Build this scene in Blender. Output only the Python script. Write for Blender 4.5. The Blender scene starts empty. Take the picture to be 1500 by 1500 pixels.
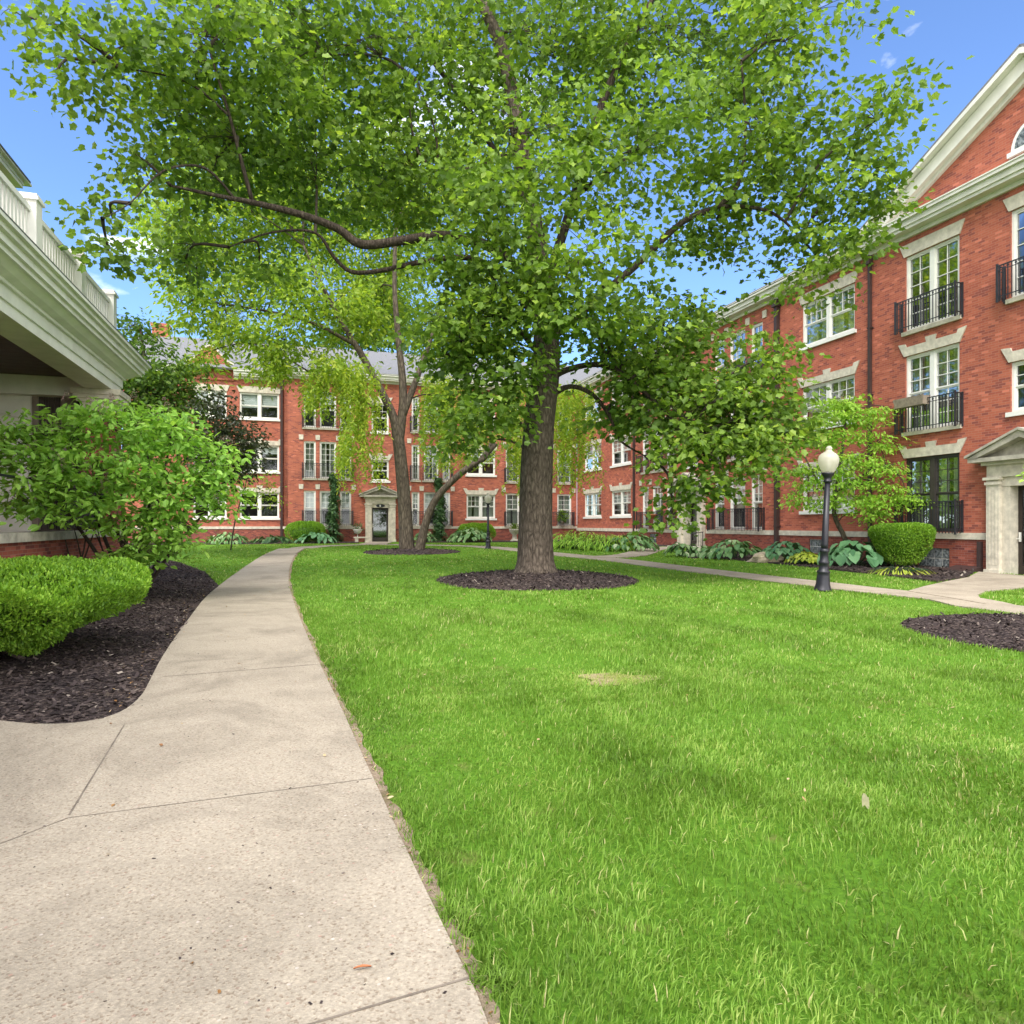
import bpy, bmesh, math, random
import numpy as np
from mathutils import Vector, Matrix

R = math.radians
rng = np.random.default_rng(7)
random.seed(7)
sc = bpy.context.scene
col = sc.collection
H = 1.5                      # eye height above the near ground


# ------------------------------------------------------------------ site survey
def zg(y):
    """ground height: flat near the viewer, a gentle rise towards the rear wing"""
    return 0.015 * np.clip(np.asarray(y, float) - 16.0, 0, 20.0)


def W(px, py, d):
    """a surveyed sight line (bearing, elevation) at a given distance -> site coordinates"""
    return Vector(((px - 750) / 1000 * d, d, H + (768 - py) / 1000 * d))


def gp(px, py):
    k = (py - 768) / 1000
    d = 1.5 / k
    if d > 16:
        d = 1.74 / (k + 0.015)
    if d > 36:
        d = 1.2 / k
    return ((px - 750) / 1000 * d, d)


def gpv(px, py):
    x, y = gp(px, py)
    return Vector((x, y, float(zg(y))))


# ------------------------------------------------------------------ materials
def mat(name):
    m = bpy.data.materials.new(name)
    m.use_nodes = True
    nt = m.node_tree
    nt.nodes.clear()
    out = nt.nodes.new('ShaderNodeOutputMaterial')
    return m, nt, out


def N(nt, typ, **kw):
    n = nt.nodes.new(typ)
    for k, v in kw.items():
        if k in n.inputs.keys():
            n.inputs[k].default_value = v
        else:
            setattr(n, k, v)
    return n


def rgb(c):
    return (c[0], c[1], c[2], 1)


def ramp(nt, stops):
    r = nt.nodes.new('ShaderNodeValToRGB')
    e = r.color_ramp.elements
    while len(e) < len(stops):
        e.new(0.5)
    for i, (p, c) in enumerate(stops):
        e[i].position = p
        e[i].color = rgb(c) if len(c) == 3 else c
    return r


def mix(nt, a, b, fac, blend='MIX'):
    n = nt.nodes.new('ShaderNodeMix')
    n.data_type = 'RGBA'
    n.blend_type = blend
    for sock, v in ((n.inputs[0], fac), (n.inputs[6], a), (n.inputs[7], b)):
        if hasattr(v, 'is_output'):
            nt.links.new(v, sock)
        elif isinstance(v, (int, float)):
            sock.default_value = v
        else:
            sock.default_value = rgb(v)
    return n.outputs[2]


def plain(name, c, rough=0.6, var=0.12, scale=6.0, metallic=0.0, bump=0.0, spec=0.4, stretch=(1, 1, 1)):
    """one tone with soft mottling (weathering), optional bump"""
    m, nt, out = mat(name)
    b = N(nt, 'ShaderNodeBsdfPrincipled')
    b.inputs['Roughness'].default_value = rough
    b.inputs['Metallic'].default_value = metallic
    b.inputs['Specular IOR Level'].default_value = spec
    tc = N(nt, 'ShaderNodeTexCoord')
    mp = N(nt, 'ShaderNodeMapping')
    mp.inputs['Scale'].default_value = stretch
    nt.links.new(tc.outputs['Object'], mp.inputs['Vector'])
    n1 = N(nt, 'ShaderNodeTexNoise', Scale=scale, Detail=6.0, Roughness=0.6)
    nt.links.new(mp.outputs[0], n1.inputs['Vector'])
    lo = [v * (1 - var * 1.6) for v in c]
    hi = [min(1, v * (1 + var)) for v in c]
    r = ramp(nt, [(0.3, lo), (0.7, hi)])
    nt.links.new(n1.outputs['Fac'], r.inputs[0])
    nt.links.new(r.outputs[0], b.inputs['Base Color'])
    if bump:
        bp = N(nt, 'ShaderNodeBump', Strength=bump, Distance=0.02)
        nt.links.new(n1.outputs['Fac'], bp.inputs['Height'])
        nt.links.new(bp.outputs[0], b.inputs['Normal'])
    nt.links.new(b.outputs[0], out.inputs[0])
    return m


def brick_mat(name, c1, c2, mortar, dark):
    m, nt, out = mat(name)
    b = N(nt, 'ShaderNodeBsdfPrincipled', Roughness=0.85)
    b.inputs['Specular IOR Level'].default_value = 0.25
    uv = N(nt, 'ShaderNodeUVMap')
    br = N(nt, 'ShaderNodeTexBrick')
    br.inputs['Scale'].default_value = 1.0
    br.inputs['Brick Width'].default_value = 0.21
    br.inputs['Row Height'].default_value = 0.071
    br.inputs['Mortar Size'].default_value = 0.005
    br.inputs['Mortar Smooth'].default_value = 0.3
    br.inputs['Color1'].default_value = (0, 0, 0, 1)
    br.inputs['Color2'].default_value = (1, 1, 1, 1)
    br.inputs['Mortar'].default_value = (0.5, 0.5, 0.5, 1)
    nt.links.new(uv.outputs[0], br.inputs['Vector'])
    dk = [x * (0.35 + 0.65 * y) for x, y in zip(c2, dark)]
    lt = [min(1, x * 1.35 + 0.02) for x in c1]
    r1 = ramp(nt, [(0.0, dk), (0.10, dk), (0.2, c2), (0.55, c1), (0.88, c1), (1.0, lt)])
    r1.color_ramp.interpolation = 'EASE'
    nt.links.new(br.outputs['Color'], r1.inputs[0])
    c = mix(nt, r1.outputs[0], mortar, br.outputs['Fac'])
    # broad weathering
    ns = N(nt, 'ShaderNodeTexNoise', Scale=0.55, Detail=5.0, Roughness=0.65)
    nt.links.new(uv.outputs[0], ns.inputs['Vector'])
    r2 = ramp(nt, [(0.3, (0.88, 0.86, 0.88)), (0.7, (1.06, 1.04, 1.02))])
    nt.links.new(ns.outputs['Fac'], r2.inputs[0])
    c = mix(nt, c, r2.outputs[0], 0.9, 'MULTIPLY')
    nt.links.new(c, b.inputs['Base Color'])
    bp = N(nt, 'ShaderNodeBump', Strength=0.5, Distance=0.01)
    inv = N(nt, 'ShaderNodeMath', operation='SUBTRACT')
    inv.inputs[0].default_value = 1
    nt.links.new(br.outputs['Fac'], inv.inputs[1])
    nt.links.new(inv.outputs[0], bp.inputs['Height'])
    nt.links.new(bp.outputs[0], b.inputs['Normal'])
    nt.links.new(b.outputs[0], out.inputs[0])
    return m


def leaf_mat(name, stops, trans=0.35, tcol=(1.25, 1.25, 0.6), rough=0.45, spec=0.35):
    m, nt, out = mat(name)
    at = N(nt, 'ShaderNodeAttribute', attribute_name='rnd')
    r = ramp(nt, stops)
    nt.links.new(at.outputs['Fac'], r.inputs[0])
    b = N(nt, 'ShaderNodeBsdfPrincipled', Roughness=rough)
    b.inputs['Specular IOR Level'].default_value = spec
    nt.links.new(r.outputs[0], b.inputs['Base Color'])
    t = N(nt, 'ShaderNodeBsdfTranslucent')
    c2 = mix(nt, r.outputs[0], tcol, 1.0, 'MULTIPLY')
    nt.links.new(c2, t.inputs['Color'])
    ms = N(nt, 'ShaderNodeMixShader')
    ms.inputs[0].default_value = trans
    nt.links.new(b.outputs[0], ms.inputs[1])
    nt.links.new(t.outputs[0], ms.inputs[2])
    nt.links.new(ms.outputs[0], out.inputs[0])
    return m


def bark_mat(name, c_lo, c_hi, sx=9.0, sz=1.4, bump=1.0):
    m, nt, out = mat(name)
    b = N(nt, 'ShaderNodeBsdfPrincipled', Roughness=0.95)
    b.inputs['Specular IOR Level'].default_value = 0.15
    tc = N(nt, 'ShaderNodeTexCoord')
    mp = N(nt, 'ShaderNodeMapping')
    mp.inputs['Scale'].default_value = (sx, sx, sz)
    nt.links.new(tc.outputs['Object'], mp.inputs['Vector'])
    n1 = N(nt, 'ShaderNodeTexNoise', Scale=1.6, Detail=8.0, Roughness=0.7, Distortion=0.6)
    nt.links.new(mp.outputs[0], n1.inputs['Vector'])
    v = N(nt, 'ShaderNodeTexVoronoi', feature='DISTANCE_TO_EDGE', Scale=1.5)
    nt.links.new(mp.outputs[0], v.inputs['Vector'])
    mm = N(nt, 'ShaderNodeMath', operation='MULTIPLY_ADD')
    mm.inputs[1].default_value = 0.9
    nt.links.new(v.outputs['Distance'], mm.inputs[0])
    sb = N(nt, 'ShaderNodeMath', operation='SUBTRACT')
    nt.links.new(n1.outputs['Fac'], sb.inputs[0])
    sb.inputs[1].default_value = 0.15
    nt.links.new(sb.outputs[0], mm.inputs[2])
    r = ramp(nt, [(0.2, c_lo), (0.75, c_hi)])
    nt.links.new(mm.outputs[0], r.inputs[0])
    nt.links.new(r.outputs[0], b.inputs['Base Color'])
    bp = N(nt, 'ShaderNodeBump', Strength=bump, Distance=0.05)
    nt.links.new(mm.outputs[0], bp.inputs['Height'])
    nt.links.new(bp.outputs[0], b.inputs['Normal'])
    nt.links.new(b.outputs[0], out.inputs[0])
    return m


def glass_mat(name, tint=(0.7, 0.75, 0.75), refl=0.22):
    m, nt, out = mat(name)
    t = N(nt, 'ShaderNodeBsdfTransparent', Color=rgb(tint))
    g = N(nt, 'ShaderNodeBsdfGlossy', Roughness=0.03)
    g.inputs['Color'].default_value = (0.9, 0.92, 0.95, 1)
    lw = N(nt, 'ShaderNodeLayerWeight', Blend=0.35)
    ad = N(nt, 'ShaderNodeMath', operation='MULTIPLY_ADD')
    ad.inputs[1].default_value = 0.42
    ad.inputs[2].default_value = refl * 0.3
    nt.links.new(lw.outputs['Fresnel'], ad.inputs[0])
    ms = N(nt, 'ShaderNodeMixShader')
    nt.links.new(ad.outputs[0], ms.inputs[0])
    nt.links.new(t.outputs[0], ms.inputs[1])
    nt.links.new(g.outputs[0], ms.inputs[2])
    nt.links.new(ms.outputs[0], out.inputs[0])
    return m


M = {}
M['brick'] = brick_mat('red_brick', (0.405, 0.118, 0.072), (0.325, 0.090, 0.060), (0.40, 0.20, 0.145), (0.62, 0.70, 0.95))
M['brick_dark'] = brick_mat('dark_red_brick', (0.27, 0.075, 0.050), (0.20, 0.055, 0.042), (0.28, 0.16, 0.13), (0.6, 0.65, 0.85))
M['stone'] = plain('limestone', (0.57, 0.52, 0.43), 0.85, 0.18, 5.0, bump=0.15)
M['stone_grey'] = plain('weathered_limestone', (0.40, 0.37, 0.31), 0.9, 0.25, 4.0, bump=0.2)
M['white'] = plain('white_paint', (0.74, 0.73, 0.69), 0.5, 0.05, 3.0)
M['cream'] = plain('cream_paint', (0.71, 0.705, 0.645), 0.55, 0.07, 2.5)
M['trim'] = plain('cornice_paint', (0.68, 0.67, 0.60), 0.55, 0.08, 2.0)
M['darkframe'] = plain('dark_bronze_frame', (0.045, 0.038, 0.035), 0.5, 0.15)
M['iron'] = plain('black_iron', (0.022, 0.023, 0.030), 0.45, 0.2, spec=0.5)
M['lamp_black'] = plain('lamp_black_paint', (0.014, 0.014, 0.022), 0.4, 0.15, 9.0, spec=0.45)
M['pipe'] = plain('brown_downspout_paint', (0.050, 0.030, 0.028), 0.5, 0.15)
M['roof'] = plain('grey_slate', (0.17, 0.172, 0.185), 0.85, 0.16, 4.0, bump=0.3, stretch=(3, 3, 1))
M['ceiling_brown'] = plain('brown_ceiling_boards', (0.060, 0.034, 0.026), 0.6, 0.2, 5.0)
M['taupe'] = plain('taupe_paint', (0.20, 0.165, 0.135), 0.6, 0.1)
M['curtain_dark'] = plain('dark_slat_blind', (0.070, 0.055, 0.050), 0.7, 0.2)
M['curtain'] = plain('pale_curtain', (0.34, 0.36, 0.29), 0.9, 0.2, 3.0, stretch=(9, 9, 0.4))
M['blind'] = plain('white_blind', (0.68, 0.69, 0.66), 0.8, 0.05)
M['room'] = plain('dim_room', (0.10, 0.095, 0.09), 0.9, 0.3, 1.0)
M['glass'] = glass_mat('window_glass')
M['door'] = plain('dark_brown_door', (0.035, 0.026, 0.022), 0.4, 0.2)
M['terracotta'] = plain('terracotta', (0.42, 0.15, 0.06), 0.8, 0.15)
M['plank'] = plain('weathered_wood_box', (0.26, 0.21, 0.165), 0.8, 0.2, 8.0, bump=0.2)
M['rock'] = plain('tan_boulder', (0.42, 0.35, 0.25), 0.95, 0.3, 3.0, bump=0.6)
M['bark'] = bark_mat('shade_tree_bark', (0.035, 0.027, 0.022), (0.185, 0.148, 0.118), 8.0, 2.6)
M['bark2'] = bark_mat('pale_grey_bark', (0.035, 0.028, 0.022), (0.16, 0.13, 0.098), 7.0, 2.0, 0.7)
M['bark_limb'] = bark_mat('dark_limb_bark', (0.022, 0.017, 0.014), (0.105, 0.082, 0.064))
M['twig'] = plain('dark_twig', (0.055, 0.042, 0.032), 0.9, 0.2)
M['leaf_main'] = leaf_mat('broad_green_leaf', [(0.0, (0.075, 0.145, 0.026)), (0.35, (0.140, 0.240, 0.038)), (0.7, (0.235, 0.370, 0.058)), (1.0, (0.38, 0.50, 0.085))], 0.50)
M['leaf_locust'] = leaf_mat('yellow_green_leaf', [(0.0, (0.15, 0.26, 0.03)), (0.5, (0.29, 0.43, 0.05)), (1.0, (0.52, 0.58, 0.08))], 0.55)
M['leaf_lilac'] = leaf_mat('lilac_leaf', [(0.0, (0.16, 0.32, 0.055)), (0.5, (0.28, 0.50, 0.08)), (1.0, (0.44, 0.66, 0.14))], 0.45)
M['leaf_hedge'] = leaf_mat('hedge_leaf', [(0.0, (0.08, 0.19, 0.018)), (0.5, (0.19, 0.37, 0.03)), (1.0, (0.36, 0.56, 0.06))], 0.34)
M['leaf_dog'] = leaf_mat('dogwood_leaf', [(0.0, (0.19, 0.38, 0.04)), (0.5, (0.34, 0.56, 0.07)), (1.0, (0.50, 0.68, 0.12))], 0.45)
M['leaf_dark'] = leaf_mat('dark_purple_green_leaf', [(0.0, (0.028, 0.035, 0.020)), (0.5, (0.045, 0.065, 0.022)), (0.8, (0.07, 0.06, 0.035)), (1.0, (0.12, 0.13, 0.04))], 0.3)
M['leaf_mid'] = leaf_mat('mid_green_leaf', [(0.0, (0.05, 0.11, 0.02)), (0.5, (0.10, 0.19, 0.025)), (1.0, (0.19, 0.29, 0.035))], 0.38)
M['leaf_hosta'] = leaf_mat('blue_green_hosta_leaf', [(0.0, (0.06, 0.16, 0.07)), (0.5, (0.12, 0.27, 0.12)), (1.0, (0.20, 0.36, 0.17))], 0.2)
M['leaf_varieg'] = leaf_mat('pale_edged_hosta_leaf', [(0.0, (0.06, 0.16, 0.05)), (0.6, (0.16, 0.30, 0.10)), (0.85, (0.28, 0.40, 0.18)), (1.0, (0.45, 0.52, 0.32))], 0.2)
M['leaf_yellow'] = leaf_mat('yellow_leaf', [(0.0, (0.22, 0.32, 0.03)), (0.5, (0.38, 0.46, 0.05)), (1.0, (0.52, 0.55, 0.10))], 0.3)
M['leaf_ivy'] = leaf_mat('ivy_leaf', [(0.0, (0.022, 0.065, 0.022)), (0.6, (0.05, 0.12, 0.035)), (1.0, (0.11, 0.2, 0.06))], 0.2)
M['grass'] = leaf_mat('grass_blade', [(0.0, (0.085, 0.160, 0.020)), (0.35, (0.155, 0.270, 0.034)), (0.65, (0.200, 0.355, 0.048)), (0.92, (0.34, 0.46, 0.10)), (1.0, (0.55, 0.48, 0.25))], 0.35, rough=0.5, spec=0.25)
M['bloom'] = plain('faded_bloom', (0.26, 0.17, 0.15), 0.9, 0.2)
M['bloom_yellow'] = plain('yellow_flower', (0.75, 0.42, 0.03), 0.7, 0.15)
M['litter'] = leaf_mat('dry_leaf_litter', [(0.0, (0.20, 0.09, 0.03)), (0.5, (0.36, 0.20, 0.08)), (1.0, (0.5, 0.40, 0.24))], 0.1)
M['chip'] = leaf_mat('mulch_chip', [(0.0, (0.022, 0.017, 0.018)), (0.55, (0.062, 0.048, 0.046)), (0.85, (0.125, 0.098, 0.086)), (1.0, (0.34, 0.29, 0.24))], 0.0, rough=0.9, spec=0.1)
M['pale'] = plain('pale_dry_leaf', (0.30, 0.29, 0.17), 0.8, 0.12, 20.0)


def globe_mat():
    m, nt, out = mat('frosted_globe')
    b = N(nt, 'ShaderNodeBsdfPrincipled', Roughness=0.22)
    b.inputs['Base Color'].default_value = (0.72, 0.69, 0.60, 1)
    t = N(nt, 'ShaderNodeBsdfTranslucent')
    t.inputs['Color'].default_value = (0.8, 0.77, 0.68, 1)
    tr = N(nt, 'ShaderNodeBsdfTransparent')
    ms = N(nt, 'ShaderNodeMixShader')
    ms.inputs[0].default_value = 0.45
    nt.links.new(b.outputs[0], ms.inputs[1])
    nt.links.new(t.outputs[0], ms.inputs[2])
    m2 = N(nt, 'ShaderNodeMixShader')
    m2.inputs[0].default_value = 0.25
    nt.links.new(ms.outputs[0], m2.inputs[1])
    nt.links.new(tr.outputs[0], m2.inputs[2])
    nt.links.new(m2.outputs[0], out.inputs[0])
    return m


M['globe'] = globe_mat()


def glassblock_mat():
    m, nt, out = mat('glass_block')
    b = N(nt, 'ShaderNodeBsdfPrincipled', Roughness=0.15)
    tc = N(nt, 'ShaderNodeTexCoord')
    n1 = N(nt, 'ShaderNodeTexNoise', Scale=14.0, Detail=3.0)
    nt.links.new(tc.outputs['Object'], n1.inputs['Vector'])
    r = ramp(nt, [(0.35, (0.05, 0.06, 0.065)), (0.7, (0.30, 0.33, 0.34))])
    nt.links.new(n1.outputs['Fac'], r.inputs[0])
    nt.links.new(r.outputs[0], b.inputs['Base Color'])
    bp = N(nt, 'ShaderNodeBump', Strength=0.6, Distance=0.03)
    nt.links.new(n1.outputs['Fac'], bp.inputs['Height'])
    nt.links.new(bp.outputs[0], b.inputs['Normal'])
    nt.links.new(b.outputs[0], out.inputs[0])
    return m


M['glassblock'] = glassblock_mat()


def concrete_mat():
    m, nt, out = mat('exposed_aggregate_concrete')
    b = N(nt, 'ShaderNodeBsdfPrincipled', Roughness=0.9)
    b.inputs['Specular IOR Level'].default_value = 0.2
    tc = N(nt, 'ShaderNodeTexCoord')
    P = tc.outputs['Object']
    big = N(nt, 'ShaderNodeTexNoise', Scale=0.7, Detail=6.0, Roughness=0.6)
    nt.links.new(P, big.inputs['Vector'])
    base = ramp(nt, [(0.3, (0.305, 0.264, 0.208)), (0.5, (0.392, 0.340, 0.268)), (0.72, (0.44, 0.382, 0.304))])
    nt.links.new(big.outputs['Fac'], base.inputs[0])
    # aggregate pebbles
    v1 = N(nt, 'ShaderNodeTexVoronoi', Scale=120.0)
    nt.links.new(P, v1.inputs['Vector'])
    peb = ramp(nt, [(0.0, (0.60, 0.54, 0.50)), (0.08, (0.74, 0.68, 0.63)), (0.15, (0.93, 0.93, 0.93)), (0.85, (1.05, 1.04, 1.03)), (1.0, (1.22, 1.2, 1.17))])
    sep = N(nt, 'ShaderNodeSeparateColor')
    nt.links.new(v1.outputs['Color'], sep.inputs[0])
    nt.links.new(sep.outputs[0], peb.inputs[0])
    c = mix(nt, base.outputs[0], peb.outputs[0], 0.8, 'MULTIPLY')
    # reddish and dark single stones
    v2 = N(nt, 'ShaderNodeTexVoronoi', Scale=38.0, Randomness=1.0)
    nt.links.new(P, v2.inputs['Vector'])
    sp2 = N(nt, 'ShaderNodeSeparateColor')
    nt.links.new(v2.outputs['Color'], sp2.inputs[0])
    lt = N(nt, 'ShaderNodeMath', operation='LESS_THAN')
    nt.links.new(v2.outputs['Distance'], lt.inputs[0])
    lt.inputs[1].default_value = 0.24
    gt = N(nt, 'ShaderNodeMath', operation='GREATER_THAN')
    nt.links.new(sp2.outputs[0], gt.inputs[0])
    gt.inputs[1].default_value = 0.80
    ml = N(nt, 'ShaderNodeMath', operation='MULTIPLY')
    nt.links.new(lt.outputs[0], ml.inputs[0])
    nt.links.new(gt.outputs[0], ml.inputs[1])
    st = ramp(nt, [(0.0, (0.12, 0.09, 0.07)), (0.35, (0.30, 0.20, 0.15)), (0.65, (0.42, 0.25, 0.2)), (1.0, (0.66, 0.6, 0.54))])
    nt.links.new(sp2.outputs[1], st.inputs[0])
    m7 = N(nt, 'ShaderNodeMath', operation='MULTIPLY')
    nt.links.new(ml.outputs[0], m7.inputs[0])
    m7.inputs[1].default_value = 0.6
    c = mix(nt, c, st.outputs[0], m7.outputs[0])
    # fine grain and grey staining
    fine = N(nt, 'ShaderNodeTexNoise', Scale=60.0, Detail=4.0, Roughness=0.7)
    nt.links.new(P, fine.inputs['Vector'])
    fr = ramp(nt, [(0.3, (0.72, 0.71, 0.70)), (0.65, (1.1, 1.1, 1.1))])
    nt.links.new(fine.outputs['Fac'], fr.inputs[0])
    c = mix(nt, c, fr.outputs[0], 0.8, 'MULTIPLY')
    stn = N(nt, 'ShaderNodeTexNoise', Scale=0.9, Detail=8.0, Roughness=0.7, Distortion=1.0)
    mp = N(nt, 'ShaderNodeMapping')
    mp.inputs['Location'].default_value = (3.1, 7.7, 0)
    nt.links.new(P, mp.inputs['Vector'])
    nt.links.new(mp.outputs[0], stn.inputs['Vector'])
    sr = ramp(nt, [(0.47, (1, 1, 1)), (0.72, (0.58, 0.575, 0.57))])
    nt.links.new(stn.outputs['Fac'], sr.inputs[0])
    c = mix(nt, c, sr.outputs[0], 0.8, 'MULTIPLY')
    nt.links.new(c, b.inputs['Base Color'])
    bp = N(nt, 'ShaderNodeBump', Strength=0.35, Distance=0.004)
    nt.links.new(v1.outputs['Distance'], bp.inputs['Height'])
    nt.links.new(bp.outputs[0], b.inputs['Normal'])
    nt.links.new(b.outputs[0], out.inputs[0])
    return m


M['concrete'] = concrete_mat()
M['joint'] = plain('slab_joint', (0.20, 0.165, 0.13), 0.95, 0.3, 10.0)


def mulch_mat():
    m, nt, out = mat('bark_mulch')
    b = N(nt, 'ShaderNodeBsdfPrincipled', Roughness=0.95)
    b.inputs['Specular IOR Level'].default_value = 0.1
    tc = N(nt, 'ShaderNodeTexCoord')
    v = N(nt, 'ShaderNodeTexVoronoi', Scale=34.0)
    nz = N(nt, 'ShaderNodeTexNoise', Scale=18.0, Detail=4.0)
    nt.links.new(tc.outputs['Object'], nz.inputs['Vector'])
    mv = mix(nt, tc.outputs['Object'], nz.outputs['Color'], 0.06)
    nt.links.new(mv, v.inputs['Vector'])
    sp = N(nt, 'ShaderNodeSeparateColor')
    nt.links.new(v.outputs['Color'], sp.inputs[0])
    r = ramp(nt, [(0.0, (0.024, 0.019, 0.020)), (0.5, (0.056, 0.044, 0.043)), (0.85, (0.105, 0.082, 0.076)), (1.0, (0.20, 0.16, 0.14))])
    nt.links.new(sp.outputs[0], r.inputs[0])
    n2 = N(nt, 'ShaderNodeTexNoise', Scale=1.3, Detail=5.0)
    nt.links.new(tc.outputs['Object'], n2.inputs['Vector'])
    r2 = ramp(nt, [(0.3, (0.75, 0.75, 0.78)), (0.75, (1.3, 1.2, 1.12))])
    nt.links.new(n2.outputs['Fac'], r2.inputs[0])
    c = mix(nt, r.outputs[0], r2.outputs[0], 1.0, 'MULTIPLY')
    nt.links.new(c, b.inputs['Base Color'])
    bp = N(nt, 'ShaderNodeBump', Strength=1.0, Distance=0.03)
    nt.links.new(v.outputs['Distance'], bp.inputs['Height'])
    nt.links.new(bp.outputs[0], b.inputs['Normal'])
    nt.links.new(b.outputs[0], out.inputs[0])
    return m


M['mulch'] = mulch_mat()


def ground_mat(name, greens, soil, soil_at=0.62):
    m, nt, out = mat(name)
    b = N(nt, 'ShaderNodeBsdfPrincipled', Roughness=0.95)
    b.inputs['Specular IOR Level'].default_value = 0.1
    tc = N(nt, 'ShaderNodeTexCoord')
    n1 = N(nt, 'ShaderNodeTexNoise', Scale=30.0, Detail=8.0, Roughness=0.75)
    nt.links.new(tc.outputs['Object'], n1.inputs['Vector'])
    r = ramp(nt, [(0.3, greens[0]), (0.7, greens[1])])
    nt.links.new(n1.outputs['Fac'], r.inputs[0])
    n2 = N(nt, 'ShaderNodeTexNoise', Scale=2.2, Detail=6.0, Roughness=0.6)
    nt.links.new(tc.outputs['Object'], n2.inputs['Vector'])
    f = ramp(nt, [(soil_at, (0, 0, 0)), (soil_at + 0.12, (1, 1, 1))])
    nt.links.new(n2.outputs['Fac'], f.inputs[0])
    c = mix(nt, r.outputs[0], soil, f.outputs[0])
    nt.links.new(c, b.inputs['Base Color'])
    bp = N(nt, 'ShaderNodeBump', Strength=0.8, Distance=0.03)
    nt.links.new(n1.outputs['Fac'], bp.inputs['Height'])
    nt.links.new(bp.outputs[0], b.inputs['Normal'])
    nt.links.new(b.outputs[0], out.inputs[0])
    return m


M['turf'] = ground_mat('turf', ((0.055, 0.135, 0.014), (0.15, 0.31, 0.026)), (0.20, 0.20, 0.06), 0.60)
M['soil'] = ground_mat('dry_soil', ((0.22, 0.16, 0.11), (0.42, 0.33, 0.24)), (0.17, 0.14, 0.07), 0.55)


M['straw'] = ground_mat('dry_straw', ((0.24, 0.19, 0.10), (0.46, 0.38, 0.22)), (0.22, 0.26, 0.06), 0.5)


# ------------------------------------------------------------------ object plumbing
def tag(o, label=None, cat=None, group=None, kind=None):
    if label:
        o['label'] = label
    if cat:
        o['category'] = cat
    if group:
        o['group'] = group
    if kind:
        o['kind'] = kind
    return o


def empty(name, loc, label, cat, group=None):
    o = bpy.data.objects.new(name, None)
    col.objects.link(o)
    o.location = loc
    o.empty_display_size = 0.3
    return tag(o, label, cat, group)


def origin_of(o):
    v = Vector((0, 0, 0))
    while o is not None:
        v = v + o.location
        o = o.parent
    return v


def link(name, me, parent=None, loc=None):
    o = bpy.data.objects.new(name, me)
    col.objects.link(o)
    if parent is not None:
        o.parent = parent
    if loc is not None:
        o.location = loc
    return o


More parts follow.
